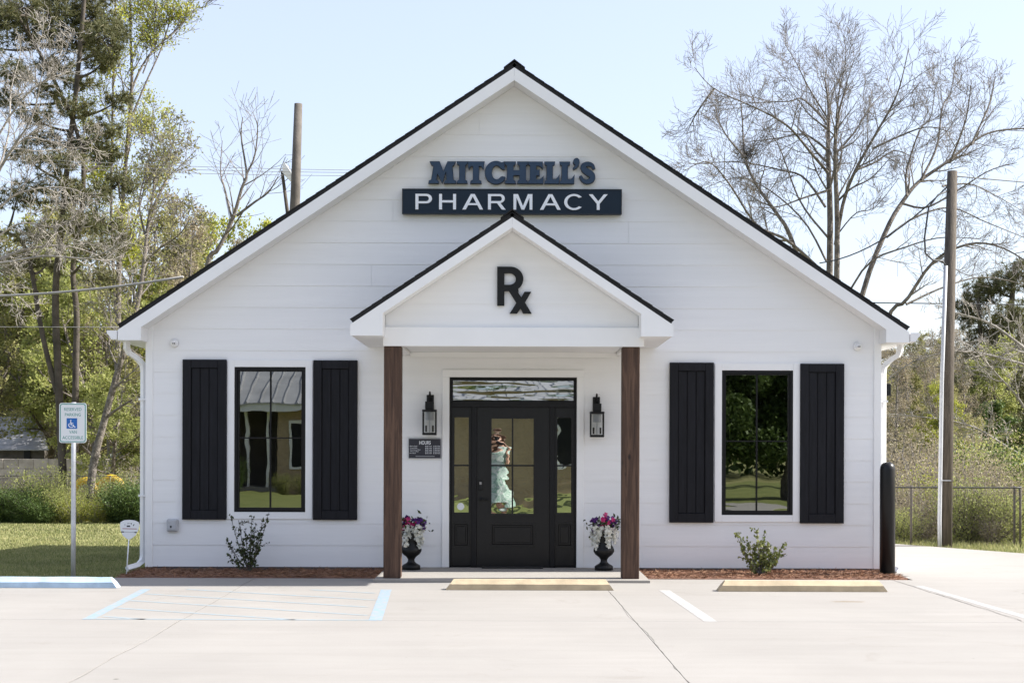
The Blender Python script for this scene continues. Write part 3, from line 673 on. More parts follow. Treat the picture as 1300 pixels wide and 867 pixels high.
def smooth_path(pts, n=40):
    p = np.array(pts, float); s = np.linspace(0, len(p) - 1, n); out = []
    for v in s:
        i = min(int(v), len(p) - 2); f = v - i; a = p[max(i - 1, 0)]; b_, c = p[i], p[i + 1]; d = p[min(i + 2, len(p) - 1)]
        out.append(0.5 * (2 * b_ + (c - a) * f + (2 * a - 5 * b_ + 4 * c - d) * f * f + (3 * b_ - a - 3 * c + d) * f ** 3))
    return np.array(out)
sp = smooth_path([(1096, 106), (1086, 86), (1062, 79), (1040, 88), (1041, 108), (1062, 124), (1084, 140), (1085, 164), (1060, 177), (1036, 169), (1022, 146)], 44)
wS = np.interp(np.linspace(0, 1, 44), [0, .12, .25, .5, .75, .88, 1], [10, 17, 22, 33, 24, 17, 10])
GLY['S'] = stroke(sp, wS)
def fatten(poly, d):
    a = sum(poly[i][0] * poly[(i + 1) % len(poly)][1] - poly[(i + 1) % len(poly)][0] * poly[i][1] for i in range(len(poly))); sg = 1 if a > 0 else -1; out = []
    for i in range(len(poly)):
        p, q, r_ = (Vector(poly[k % len(poly)]) for k in (i - 1, i, i + 1)); e1 = (q - p).normalized(); e2 = (r_ - q).normalized()
        n = Vector((e1.y, -e1.x)) * sg + Vector((e2.y, -e2.x)) * sg; n.normalize(); k = max(0.6, n.dot(Vector((e1.y, -e1.x)) * sg)); w = q + n * (d / k); out.append((w.x, w.y))
    return out
for ch in ('M', 'I', 'T', 'C', 'H', 'E', 'L', 'l', "'", 'S'):
    g = ZS(fatten(GLY[ch], 2.6)); gi = ZS(fatten(GLY[ch], 0.6)); o = prism('letter', g, -0.075, -0.030, 'sign_side', store)
    cx = sum(p[0] for p in g) / len(g); cz = sum(p[1] for p in g) / len(g)
    prism('letter_face', gi, -0.081, -0.0755, 'sign_blue', o)
ph = empty('pharmacy_sign', (X(649), -0.02, Z(272)), 'long dark navy panel sign reading PHARMACY in white capitals', 'sign')
box('panel', X(510, -.08), X(788, -.08), -0.095, -0.019, Z(272.3, -.08), Z(240.8, -.08), 'sign_panel', ph, 0.004)
frame('edge_trim', X(509.6, -.08), X(788.4, -.08), Z(272.7, -.08), Z(240.4, -.08), 0.012, -0.101, -0.0955, 'sign_side', ph)
ZP = lambda p: [(X(500 + a / 4.333, -.1), Z(190 + b_ / 4.333, -.1)) for a, b_ in p]
PHG = [([(113, 333), (113, 244), (175, 244)] + arc(175, 272, 33, 28, 84, -84, 12) + [(175, 300), (133, 300), (133, 333)], [(133, 259), (133, 285), (173, 285)] + arc(173, 272, 14, 13, -80, 80, 10) + [(173, 259)]),
 ([(243, 333), (243, 244), (263, 244), (263, 279), (320, 279), (320, 244), (340, 244), (340, 333), (320, 333), (320, 295), (263, 295), (263, 333)], None),
 ([(370, 333), (418, 244), (442, 244), (490, 333), (467, 333), (454, 309), (406, 309), (393, 333)], [(413, 295), (447, 295), (430, 262)]),
 ([(512, 333), (512, 244), (580, 244)] + arc(580, 270, 28, 26, 82, -60, 12) + [(586, 297), (614, 333), (589, 333), (563, 298), (532, 298), (532, 333)], [(532, 259), (532, 283), (578, 283)] + arc(578, 271, 10.5, 12, -80, 80, 8) + [(578, 259)]),
 ([(652, 333), (652, 244), (680, 244), (706, 308), (732, 244), (760, 244), (760, 333), (741, 333), (741, 268), (715, 333), (697, 333), (671, 268), (671, 333)], None),
 ([(797, 333), (845, 244), (869, 244), (917, 333), (894, 333), (881, 309), (833, 309), (820, 333)], [(840, 295), (874, 295), (857, 262)]),
 (arc(987, 288.5, 56, 46, 36, 324, 30) + arc(987, 288.5, 35, 31.5, 318, 42, 26), None),
 ([(1065, 244), (1090, 244), (1120, 281), (1150, 244), (1175, 244), (1130, 298), (1130, 333), (1110, 333), (1110, 298)], None)]
for outl, hole_ in PHG: prism('letter', ZP(fatten(outl, -1.9)), -0.108, -0.0955, 'letter_white', ph, holes=[ZP(fatten(hole_, 1.6))] if hole_ else ())
rx = empty('prescription_emblem', (X(652, -1.47), -1.47, Z(398, -1.47)), 'black raised Rx symbol on the white porch gable', 'sign')
ZR = lambda p: [(X(420 + a / 2.826, -1.5), Z(260 + b_ / 2.826, -1.5)) for a, b_ in p]
outer = [(595, 362), (595, 222), (642, 222)] + arc(642, 266, 47, 44, 88, -52, 16) + [(672, 312), (650, 312), (642, 310), (621, 310), (621, 362)]
hole = [(621, 246), (621, 287), (640, 287)] + arc(640, 266.5, 22, 20.5, -85, 85, 12) + [(640, 246)]
prism('letter', ZR(outer), -1.50, -1.466, 'iron', rx, holes=[ZR(hole)])
prism('letter', ZR([(637, 310), (667, 310), (682, 332), (693, 312), (717, 312), (695, 350), (719, 390), (688, 390), (679, 371), (667, 390), (640, 390), (664, 352)]), -1.504, -1.464, 'iron', rx)

pl = empty('hours_plaque', (X(539.5), -0.02, Z(582)), 'small dark plaque with white opening hours left of the door', 'sign')
box('plate', X(519), X(560), -0.032, -0.0185, Z(582), Z(557), 'dark_print', pl, 0.002)
frame('edge', X(518.7), X(560.3), Z(582.3), Z(556.7), 0.006, -0.034, -0.0322, 'grey_plastic', pl)
put_text('heading', 'HOURS', X(532.5), X(547), Z(564.5), Z(559.8), -0.0335, 0, 'letter_white', pl, 0.02)
for k, (dn, wpx) in enumerate((('Monday', 9.5), ('Tuesday', 9.5), ('Wednesday', 13.5), ('Thursday', 11.3), ('Friday', 7.5))):
    yb_ = 567.3 + 2.25 * k
    put_text('day_name', dn, X(520.6), X(520.6 + wpx), Z(yb_), Z(yb_ - 1.35), -0.0335, 0, 'letter_white', pl, 0.01)
    put_text('opening_time', '8:00 AM', X(540), X(548.3), Z(yb_), Z(yb_ - 1.25), -0.0335, 0, 'letter_white', pl, 0.01)
    put_text('closing_time', '5:30 PM', X(550.3), X(558.6), Z(yb_), Z(yb_ - 1.25), -0.0335, 0, 'letter_white', pl, 0.01)
box('rule', X(528), X(552), -0.0338, -0.0325, Z(579.7), Z(579.1), 'grey_plastic', pl)

def lantern(px, py, label):
    xl = X(px, -.15); yc = -0.16; zt = Z(py, -.15); s = 0.0972            # one photo px in metres here, x10
    L = empty('wall_lantern', (xl, -0.02, zt - 0.54), label, 'lantern', 'wall lanterns beside the door')
    u = 0.00972
    z = lambda k: zt - u * k
    box('backplate', xl - 0.045, xl + 0.045, -0.028, -0.0185, z(26), z(4), 'iron', L, 0.004)
    tube('arm', [(xl, -0.026, z(12)), (xl, -0.05, z(4)), (xl, -0.09, z(0.5)), (xl, -0.13, z(1)), (xl, yc, z(5)), (xl, yc, z(14))], 0.010, 'iron', L)
    box('cap', xl - 0.052, xl + 0.052, yc - 0.052, yc + 0.052, z(23.2), z(13), 'iron', L, 0.004)
    box('roof_plate', xl - 0.087, xl + 0.087, yc - 0.087, yc + 0.087, z(26), z(23.3), 'iron', L, 0.004)
    box('base_plate', xl - 0.085, xl + 0.085, yc - 0.085, yc + 0.085, z(55.5), z(52.5), 'iron', L, 0.005)
    for sx in (-1, 1):
        for sy in (-1, 1): box('corner_bar', xl + sx * 0.078 - 0.006, xl + sx * 0.078 + 0.006, yc + sy * 0.078 - 0.006, yc + sy * 0.078 + 0.006, z(52.4), z(26.1), 'iron', L)
    for sx in (-1, 1): mk('glass_pane', me_py([(xl + sx * .078, yc - .07, z(52.4)), (xl + sx * .078, yc + .07, z(52.4)), (xl + sx * .078, yc + .07, z(26.1)), (xl + sx * .078, yc - .07, z(26.1))], [(0, 1, 2, 3)]), 'glass_lantern', L)
    for sy in (-1, 1): mk('glass_pane', me_py([(xl - .07, yc + sy * .078, z(52.4)), (xl + .07, yc + sy * .078, z(52.4)), (xl + .07, yc + sy * .078, z(26.1)), (xl - .07, yc + sy * .078, z(26.1))], [(0, 1, 2, 3)]), 'glass_lantern', L)
    tube('stem', [(xl, yc, z(52)), (xl, yc, z(26))], 0.005, 'grey_plastic', L)
    mk('reflector', lathe_me([(0.0, 0), (0.05, 0.0), (0.05, 0.1), (0.0, 0.1)], (xl, yc, z(36.5)), 16), 'grey_plastic', L, smooth=False)
    for sx in (-1, 1):
        mk('socket', lathe_me([(0.0, 0), (0.011, 0.0), (0.011, 0.08), (0.0, 0.08)], (xl + sx * 0.042, yc - 0.01, z(51.5)), 10), 'iron', L)
lantern(545.3, 497, 'black wall lantern on the left of the front door, above the plaque')
lantern(757.7, 499, 'black wall lantern on the right of the front door')

def dome_cam(px, py, label):
    c = P(px, py, -0.02); e = empty('security_camera', (c[0], -0.018, c[2]), label, 'camera', 'dome cameras under the eaves')
    rot = Matrix.Rotation(math.radians(90), 4, 'X')
    for nm, prof, mt in (('base', [(0, 0), (0.052, 0), (0.05, 0.028), (0.04, 0.034), (0, 0.034)], 'white_paint'), ('dome', [(0, 0.0345), (0.034, 0.0345), (0.03, 0.05), (0.018, 0.06), (0, 0.064)], 'white_paint')):
        m = lathe_me(prof, seg=20); m.transform(Matrix.Translation((c[0], -0.019, c[2])) @ rot); mk(nm, m, mt, e, smooth=True)
    for dx in (-0.004, 0.016):
        m = lathe_me([(0, 0), (0.008, 0), (0.008, 0.006), (0, 0.007)], seg=10); m.transform(Matrix.Translation((c[0] + dx, -0.078, c[2] - 0.006)) @ rot); mk('lens', m, 'iron', e)
dome_cam(221, 437, 'small white dome camera under the left eave of the facade')
dome_cam(1088, 438.5, 'small white dome camera under the right eave of the facade')
ob = empty('outlet_box', (X(220.5), -0.02, Z(675.5)), 'grey weatherproof outlet box low on the white siding, left corner', 'outlet box')
box('cover', X(213.5), X(227.5), -0.075, -0.018, Z(675.5), Z(659.5), 'grey_plastic', ob, 0.014)
box('lid', X(215.5), X(225.5), -0.083, -0.0755, Z(673), Z(661.5), 'grey_plastic', ob, 0.003)
box('latch', X(218.5), X(220.2), -0.09, -0.0832, Z(670.5), Z(668), 'iron', ob)
fl = empty('side_wall_light', (XC + HW + 0.09, 0.25, Z(499, .25)), 'small black box light on the right side wall behind the downspout', 'wall light')
box('mount', XC + HW + 0.002, XC + HW + 0.05, 0.2, 0.3, Z(498, .25), Z(488, .25), 'iron', fl, 0.004)
box('housing', XC + HW + 0.051, XC + HW + 0.175, 0.17, 0.33, Z(501, .25), Z(486, .25), 'iron', fl, 0.006)

# ------------------------------------------------------------------ bollard, wheel stops, posts with signs
bo = empty('bollard', (4.54, -0.49, 0.0), 'glossy black bollard at the right front corner of the building', 'bollard')
mk('sleeve', lathe_me([(0.0, 0), (0.091, 0), (0.091, 1.27), (0.086, 1.305), (0.072, 1.335), (0.048, 1.353), (0.02, 1.361), (0.0, 1.362)], (4.54, -0.49, 0), 32), 'bollard_plastic', bo, smooth=True)
mk('footing', lathe_me([(0.0, 0), (0.13, 0), (0.125, 0.012), (0.0, 0.012)], (4.54, -0.49, 0.0005), 24), 'concrete_walk', bo)
def wheel_stop(x0, x1, yf, mat, label):
    prof = [(0.0, 0.003), (0.004, 0.062), (0.052, 0.112), (0.10, 0.112), (0.148, 0.062), (0.15, 0.003)]; L = x1 - x0
    bm = bmesh.new(); rings = []
    n = 9
    rs = random.Random(int(x0 * 10))
    for k in range(n + 1):
        t = k / n; row = []
        for (y, z) in prof:
            inset = 0.0
            if k == 0: inset = z * 0.75
            if k == n: inset = -z * 0.75
            row.append(bm.verts.new((x0 + t * L + inset, yf + y + rs.uniform(-.0012, .0012), z + (rs.uniform(-.002, .002) if z > .02 else 0))))
        rings.append(row)
    m_ = len(prof)
    for a, b_ in zip(rings, rings[1:]):
        for i in range(m_): bm.faces.new((a[i], a[(i + 1) % m_], b_[(i + 1) % m_], b_[i]))
    bm.faces.new(rings[0]); bm.faces.new(list(reversed(rings[-1])))
    o = mk('wheel_stop', bm_me(bm), mat, None, ((x0 + x1) / 2, yf, 0.0)); tag(o, label, 'wheel stop', 'wheel stops'); return o
wheel_stop(X(566, -2.45), X(780, -2.45), -2.45, 'curb_yellow', 'yellow concrete wheel stop in front of the entrance')
wheel_stop(X(912, -2.52), X(1128, -2.52), -2.52, 'curb_yellow', 'yellow concrete wheel stop in front of the right window')
wheel_stop(X(149, -2.36) - 1.84, X(149, -2.36), -2.36, 'curb_blue', 'light blue painted wheel stop at the left edge by the parking sign')

hx, hy = X(93.5, -0.72), -0.72
hs = empty('parking_sign', (hx, hy, -0.05), 'white and green reserved parking sign with wheelchair symbol on a metal post', 'sign')
tube('post', [(hx, hy, -0.06), (hx, hy, 0.6), (hx, hy, 1.3), (hx, hy, 2.045)], 0.028, 'galvanized', hs, 14)
def rrect(cx, cz, w, h, r, n=5):
    out = []
    for (sx, sz, a0) in ((1, 1, 0), (-1, 1, 90), (-1, -1, 180), (1, -1, 270)):
        for k in range(n + 1):
            a = math.radians(a0 + 90 * k / n); out.append((cx + sx * (w / 2 - r) + r * math.cos(a), cz + sz * (h / 2 - r) + r * math.sin(a)))
    return out
sz = Z(538.5, hy); SP = lambda p: hx + (p - 94) / 106.5
pf = hy - 0.034
prism('plate', rrect(hx, sz, 0.325, 0.475, 0.03), pf, pf + 0.004, 'sign_face', hs)
prism('border', rrect(hx, sz, 0.305, 0.455, 0.026), pf - 0.0015, pf - 0.0003, 'sign_green', hs, holes=[rrect(hx, sz, 0.287, 0.437, 0.02)[::-1]])
zt = lambda py: Z(py, hy)
put_text('word', 'RESERVED', SP(83), SP(105), zt(523.3), zt(519.3), pf - 0.001, 0, 'sign_green', hs, 0.0)
put_text('word', 'PARKING', SP(84), SP(104), zt(530), zt(526), pf - 0.001, 0, 'sign_green', hs, 0.0)
put_text('word', 'VAN', SP(89.5), SP(99), zt(552), zt(548), pf - 0.001, 0, 'sign_green', hs, 0.0)
put_text('word', 'ACCESSIBLE', SP(80.8), SP(107), zt(559), zt(555), pf - 0.001, 0, 'sign_green', hs, 0.0)
box('symbol_panel', SP(86.2), SP(99.5), pf - 0.0022, pf - 0.0004, zt(545.8), zt(532.5), 'sign_handicap', hs)
WS = lambda p: [(SP(a), zt(b_)) for a, b_ in p]
prism('wheelchair_symbol', WS(arc(91.5, 535.4, 0.8, 0.8, 0, 360, 12)[:-1]), pf - 0.0034, pf - 0.0024, 'letter_white', hs)
prism('wheelchair_symbol', WS([(90.8, 536.5), (92, 536.5), (92.2, 538.4), (94.6, 538.4), (94.6, 539.2), (92.3, 539.2), (92.5, 540.4), (95, 540.4), (96.4, 543.4), (97.5, 543), (97.8, 543.8), (96, 544.6), (94.4, 541.4), (91.4, 541.4)]), pf - 0.0034, pf - 0.0024, 'letter_white', hs)
prism('wheelchair_symbol', WS(arc(92, 541.3, 3.5, 3.3, 130, 340, 18) + arc(92, 541.3, 2.6, 2.4, 340, 130, 18)), pf - 0.0040, pf - 0.0036, 'letter_white', hs)
ay, ax = -0.78, X(160.5, -0.78)
al = empty('alarm_yard_sign', (ax, ay, -0.06), 'white shield shaped alarm company yard sign on a thin stake by the downspout', 'sign')
axt = X(164.5, ay)
tube('stake', [(ax, ay, -0.06), ((ax + axt) / 2, ay, 0.22), (axt, ay, 0.50)], 0.007, 'letter_white', al)
AZ = lambda p: [(axt + (a - 230) / 9.64 / 106.9, zt(650 + b_ / 9.64)) for a, b_ in p]
prism('shield', AZ([(118, 170), (125, 130), (170, 108), (235, 103), (300, 110), (345, 130), (357, 165), (345, 225), (310, 290), (260, 330), (235, 342), (205, 335), (155, 295), (125, 230)]), ay - 0.012, ay - 0.008, 'sign_face', al)
for p, mt in (([(200, 172), (242, 170), (244, 188), (202, 190)], 'dark_print'), ([(176, 150), (184, 150), (184, 176), (176, 176)], 'grey_plastic'), ([(204, 145), (236, 138), (240, 150), (208, 156)], 'grey_plastic'), ([(248, 142), (264, 142), (258, 164)], 'dark_print'), ([(276, 172), (290, 152), (296, 156), (284, 180)], 'dark_print'), ([(150, 206), (325, 210), (325, 217), (150, 213)], 'red_print'), ([(135, 243), (168, 244), (168, 257), (137, 256)], 'dark_print'), ([(296, 249), (328, 250), (326, 263), (296, 261)], 'dark_print'), ([(170, 246), (294, 250), (294, 258), (170, 254)], 'grey_plastic')):
    prism('print', AZ(p), ay - 0.0136, ay - 0.0124, mt, al)

# ------------------------------------------------------------------ flower urns and bed shrubs
def urn(px, label, seed, flip):
    yc = -0.34; xc = X(px, yc); z0 = 0.0355; rng = np.random.default_rng(seed)
    u = empty('flower_urn', (xc, yc, z0), label, 'urn', 'flower urns by the door')
    prof = [(0, 0), (0.112, 0), (0.112, 0.045), (0.098, 0.058), (0.062, 0.078), (0.042, 0.10), (0.040, 0.125), (0.06, 0.155), (0.105, 0.19), (0.126, 0.225), (0.127, 0.25), (0.112, 0.283), (0.095, 0.31), (0.094, 0.36), (0.10, 0.42), (0.108, 0.455), (0.122, 0.47), (0.122, 0.482), (0.10, 0.484), (0.095, 0.44), (0, 0.44)]
    mk('urn_body', lathe_me(prof, (xc, yc, z0), 28), 'iron', u, smooth=True)
    top = np.array([xc, yc, z0 + 0.50])
    c = top + rng.normal(size=(260, 3)) * [0.095, 0.07, 0.055] + [0, 0, 0.03]
    mk('foliage', leaves_me(c, 0.055, rng, aspect=0.5), 'leaf_shrub', u)
    def blooms(name, cen, mat, r, n=9):
        V, Q = [], []
        for p in cen:
            nrm = rng.normal(size=3) + [0, -1.2, 0.6]; nrm /= np.linalg.norm(nrm); a = np.cross(nrm, [0.3, 0.2, 1]); a /= np.linalg.norm(a); b_ = np.cross(nrm, a)
            for k in range(5):
                t = 2 * math.pi * k / 5 + rng.uniform(0, .3); d1 = a * math.cos(t) + b_ * math.sin(t); d2 = -a * math.sin(t) + b_ * math.cos(t); i = len(V)
                V += [p, p + d1 * r * .6 + d2 * r * .42 + nrm * r * .2, p + d1 * r + nrm * r * .3, p + d1 * r * .6 - d2 * r * .42 + nrm * r * .2]; Q.append((i, i + 1, i + 2, i + 3))
        tag(mk(name, me_np(np.array(V), np.array(Q)), mat, u), kind='stuff')
    f = -1 if flip else 1
    blooms('magenta_petunias', top + rng.normal(size=(17, 3)) * [0.05, 0.04, 0.045] + [-0.03 * f, -0.05, 0.055], 'petal_magenta', 0.034)
    blooms('purple_petunias', top + np.concatenate([rng.normal(size=(12, 3)) * [0.03, 0.04, 0.035] + [-0.10 * f, -0.02, 0.055], rng.normal(size=(14, 3)) * [0.035, 0.04, 0.04] + [0.125 * f, -0.03, 0.05], rng.normal(size=(8, 3)) * [0.06, 0.04, 0.02] + [0, 0, 0.12]]), 'petal_purple', 0.028)
    st = []
    for (dx, dy, ln) in ((-0.055 * f, -0.12, 0.24), (-0.02 * f, -0.13, 0.13), (0.075 * f, -0.11, 0.17), (0.10 * f, -0.08, 0.26), (0.13 * f, -0.05, 0.22), (-0.13 * f, -0.04, 0.20), (0.05 * f, -0.12, 0.10)):
        n = int(ln * 210)
        t = np.linspace(0, 1, n); w = 0.022 * (1 - 0.6 * t)
        st.append(top + np.stack([dx + rng.normal(size=n) * w, dy + rng.normal(size=n) * w, 0.03 - ln * t + rng.normal(size=n) * 0.008], 1))
    blooms('trailing_white_blossoms', np.concatenate(st), 'petal_white', 0.022)
urn(522.5, 'black urn of petunias and trailing white blossoms left of the door', 21, False)
urn(767, 'black urn of petunias and trailing white blossoms right of the door', 22, True)

def bed_shrub(name, px, py, stems, nleaf, size, mat, bark, label, seed, Y):
    b0 = np.array(P(px, py, Y)); b0[2] = 0.0; rng = np.random.default_rng(seed); e = empty(name, b0, label, 'shrub', 'young shrubs in the beds')
    T = Tubes(); tips = []
    for (tx, ty) in stems:
        end = np.array(P(tx, ty, Y + rng.uniform(-.12, .12))); mid = b0 + (end - b0) * 0.5 + [(end[0] - b0[0]) * 0.12, 0, -0.03]
        t = np.linspace(0, 1, 9)[:, None]; pts = (1 - t) ** 2 * b0 + 2 * t * (1 - t) * mid + t ** 2 * end
        T.add(pts, np.linspace(0.008, 0.0022, 9), 5)
        for _ in range(nleaf):
            q = rng.uniform(0.25, 1.0) ** 0.8; i = min(int(q * 8), 7); p = pts[i] + (pts[i + 1] - pts[i]) * (q * 8 - i); tips.append(p + rng.normal(size=3) * 0.016 * (1.6 - q))
        for _ in range(4):
            q = rng.integers(2, 8); d = rng.normal(size=3) * [0.05, 0.04, 0.03] + [0, 0, 0.04]; T.add([pts[q], pts[q] + d * 0.6, pts[q] + d], [0.0035, 0.0025, 0.0015], 4)
            for _ in range(max(3, nleaf // 5)): tips.append(pts[q] + d * rng.uniform(0.4, 1.2) + rng.normal(size=3) * 0.012)
    mk('stems', T.mesh(), bark, e); mk('leaves', leaves_me(np.array(tips), size, rng, aspect=0.55), mat, e)
bed_shrub('leggy_shrub', 317, 722, [(293, 655), (303, 661), (288, 684), (290, 704), (312, 672), (320, 655), (325, 664), (334, 659), (341, 652), (330, 678), (318, 690), (306, 694), (326, 700)], 34, 0.042, 'leaf_shrub', 'bark_dark', 'leggy dark leaved shrub in the left bed under the window', 31, -0.45)
bed_shrub('bushy_shrub', 966, 727, [(934, 675), (940, 688), (949, 684), (962, 671), (971, 674), (957, 690), (966, 686), (976, 688), (985, 692), (995, 690), (990, 702), (946, 702), (970, 700), (980, 712), (954, 712)], 52, 0.043, 'leaf_gloss', 'bark_brown', 'glossy green bushy shrub in the right bed under the window', 32, -0.62)

# ------------------------------------------------------------------ poles, wires, fences, far structures
def gz(px, Y): return zg(X(px, Y), Y)
up_ = empty('utility_pole', (X(1199, 4.7), 4.7, -0.06), 'weathered wooden service pole with grey conduit right of the building', 'utility pole')
tube('shaft', [(X(1199.5, 4.7), 4.7, -0.1), P(1202.5, 450, 4.7), P(1208, 216, 4.7)], [0.115, 0.105, 0.078], 'pole_wood', up_, 14)
tube('conduit', [(X(1192.5, 4.62), 4.58, -0.08), P(1193, 660, 4.58), P(1195.5, 480, 4.58), P(1200, 336, 4.60)], 0.031, 'grey_plastic', up_, 10)
for yy in (608,): 
    c = P(1200 + (608 - yy) * 0.018, yy, 4.66); box('strap', c[0] - 0.13, c[0] + 0.06, 4.545, 4.56, c[2] - 0.006, c[2] + 0.006, 'galvanized', up_)
tube('drip_loop', [P(1200, 336, 4.6), P(1196, 330, 4.6), P(1184, 329, 4.55), P(1174, 320, 4.5), P(1173, 300, 4.5), P(1178, 262, 4.5), P(1190, 246, 4.55), P(1205, 240, 4.66)], 0.014, 'wire', up_, 6)
YP = 19.0
lp = empty('utility_pole', (X(366, YP), YP, gz(366, YP)), 'tall grey wooden power pole rising behind the left roof slope', 'utility pole')
tube('shaft', [(X(366, YP), YP, gz(366, YP) - 0.2), P(369, 350, YP), P(374, 250, YP), P(377.5, 133, YP)], [0.15, 0.145, 0.13, 0.105], 'old_wood', lp, 14)
sl_ = empty('street_light', (X(364, YP + 1), YP + 1, gz(364, YP + 1)), 'small white street light head on a leaning dark pole behind the roof', 'street light')
tube('pole', [(X(375, YP + 1), YP + 1, gz(364, YP + 1) - 0.2), P(364, 270, YP + 1), P(357, 218, YP + 1)], [0.06, 0.05, 0.04], 'bark_dark', sl_, 8)
prism('head', [(X(a, YP), Z(b_, YP)) for a, b_ in ((351.5, 203), (354, 199.5), (367, 219), (366, 224), (362, 223.5), (351.5, 213))], YP + 0.75, YP + 1.2, 'white_paint', sl_)
def wire(pts, r, label, mat='wire', sag=0.0):
    a, b_ = np.array(pts[0]), np.array(pts[-1]); t = np.linspace(0, 1, 13)
    if len(pts) == 2: q = [a + (b_ - a) * k + np.array([0, 0, -sag * 4 * k * (1 - k)]) for k in t]
    else: q = pts
    o = tube('power_line', q, r, mat, None, 5, loc=tuple(a)); tag(o, label, 'wire', 'overhead wires')
for k, (ya, yb_) in enumerate(((203, 217), (208, 220), (213, 224))):
    wire([P(60, ya + 2, YP + 1.0), P(470, yb_, YP + 0.5)], 0.007, ('topmost', 'middle', 'lowest')[k] + ' of the three thin wires by the pole behind the roof', 'wire_grey', 0.05)
wire([P(-60, 379, 12), P(232, 353, 10)], 0.028, 'thick pale service cable sloping across the left trees to the roof', 'wire_grey', 0.10)
wire([P(-60, 417, 14), P(150, 417, 13)], 0.009, 'thin level wire crossing the left trees at gutter height', 'wire_grey', 0.0)
wire([P(1105, 383, 30), P(1400, 386, 30)], 0.02, 'thin dark wire level with the right eave in front of the far pines', 'wire', 0.0)
wire([P(1120, 464, 32), P(1400, 465, 32)], 0.018, 'lower thin wire below the right eave in front of the woods', 'wire', 0.0)
wire([P(1040, 333, 8.5), P(1205, 232, 4.7)], 0.012, 'black service wire from the right roof slope up to the service pole', 'wire', 0.25)
wire([P(1208, 222, 4.7), P(1420, 240, 14)], 0.01, 'thin wire leaving the top of the service pole to the right', 'wire', 0.0)

def chain_fence(name, xs_, Y, ztop, label, zb_fun, mesh_step=0.075, rp=0.025):
    e = empty(name, (xs_[0], Y, zb_fun(xs_[0])), label, 'fence')
    for x in xs_: tube('post', [(x, Y, zb_fun(x) - 0.05), (x, Y, ztop * 0.5), (x, Y, ztop + 0.03)], rp * .8, 'old_wood', e, 8)
    tube('top_rail', [(x, Y - rp - 0.016, ztop) for x in xs_], 0.014, 'wire', e, 6)
    T = Tubes(); h = ztop - zb_fun(xs_[0]) - 0.03; x0_, x1_ = xs_[0], xs_[-1]; x = x0_ - h
    while x < x1_:
        for s in (1, -1):
            a = x if s > 0 else x + h; t0 = max(0, (x0_ - a) * s / h if s > 0 else (a - x1_) / h); t1 = min(1, (x1_ - a) / h if s > 0 else (a - x0_) / h)
            if t1 > t0: T.add([(a + s * h * t0, Y - rp - .035 + .003 * s, ztop - h + h * t0 - 0.02), (a + s * h * t1, Y - rp - .035 + .003 * s, ztop - h + h * t1 - 0.02)], [0.0013, 0.0013], 3)
        x += mesh_step
    o = mk('chain_link', T.mesh(), 'old_wood', e)
    return e
FY = 5.2
chain_fence('chain_link_fence', [4.9, X(1157, FY), X(1288, FY), X(1295.5, FY)], FY, Z(617, FY), 'low chain link fence behind the service pole on the right', lambda x: -0.06)
LY = 28.5
chain_fence('chain_link_fence', [X(p, LY) for p in (-80, -25, 30, 85, 140, 195, 250)], LY, Z(606, LY), 'chain link fence behind the hedge shrubs on the left', lambda x: zg(x, LY), 0.16)
# pale block wall, sheds and play tunnel far left; shed far right
WY = 38
bw = empty('block_wall', (X(20, WY), WY, gz(20, WY)), 'low pale block wall beyond the left fence', 'wall')
zb0, zb1 = zg(X(20, WY), WY) - 0.1, Z(584, WY)
nrow = 6; hh = (zb1 - zb0) / nrow; bw_ = 0.6; x_a, x_b = X(-90, WY), X(172, WY)
bme = bm_me(box_bm(-bw_ / 2 + .006, bw_ / 2 - .006, -0.1, 0.1, 0.006, hh - 0.006, 0.01)); bme.materials.append(MATS['block_wall'])
for r_ in range(nrow):
    x = x_a + (bw_ / 2 if r_ % 2 else 0)
    while x < x_b:
        o = bpy.data.objects.new('block', bme); COL.objects.link(o); o.parent = bw; o.location = Vector((x, WY + random.uniform(-.01, .01), zb0 + r_ * hh)) - bw.location; x += bw_
box('mortar_core', x_a - .2, x_b + .2, WY - 0.08, WY + 0.08, zb0, zb1 - 0.02, 'old_wood', bw)
SY = 46
sh = empty('shed', (X(10, SY), SY, gz(10, SY)), 'grey tin roofed shed behind the left trees', 'shed')
xa, xb = X(-70, SY), X(62, SY)
box('wall', xa + .3, xb - .3, SY + 0.3, SY + 3.5, gz(10, SY) - 0.1, Z(566, SY), 'old_wood', sh)
V = [(xa, SY, Z(572, SY)), (xb, SY, Z(572, SY)), (xb - 1.2, SY + 2.2, Z(531, SY + 2.2)), (xa, SY + 2.2, Z(531, SY + 2.2)), (xa, SY + 4.2, Z(566, SY)), (xb, SY + 4.2, Z(566, SY))]
mr = mk('roof', me_py(V + [(a, b_, c - 0.06) for a, b_, c in V], [(0, 1, 2, 3), (3, 2, 5, 4), (9, 8, 7, 6), (10, 11, 8, 9), (0, 6, 7, 1), (1, 7, 8, 2), (2, 8, 11, 5), (5, 11, 10, 4), (4, 10, 9, 3), (3, 9, 6, 0)]), 'tin_roof', sh)
box('door', X(28, SY), X(36, SY), SY + 0.25, SY + 0.298, gz(10, SY), Z(572, SY), 'iron', sh)
CY = 33
cp = empty('carport', (X(165, CY), CY, gz(165, CY)), 'slanted grey metal carport roof between the leaning tree and the downspout', 'carport')
V = [P(140, 581, CY), P(215, 562, CY), P(215, 560, CY + 3), P(140, 578, CY + 3)]
mk('roof', me_py(V + [(a, b_, c - 0.13) for a, b_, c in V], [(0, 1, 2, 3), (7, 6, 5, 4), (0, 4, 5, 1), (1, 5, 6, 2), (2, 6, 7, 3), (3, 7, 4, 0)]), 'tin_roof', cp)
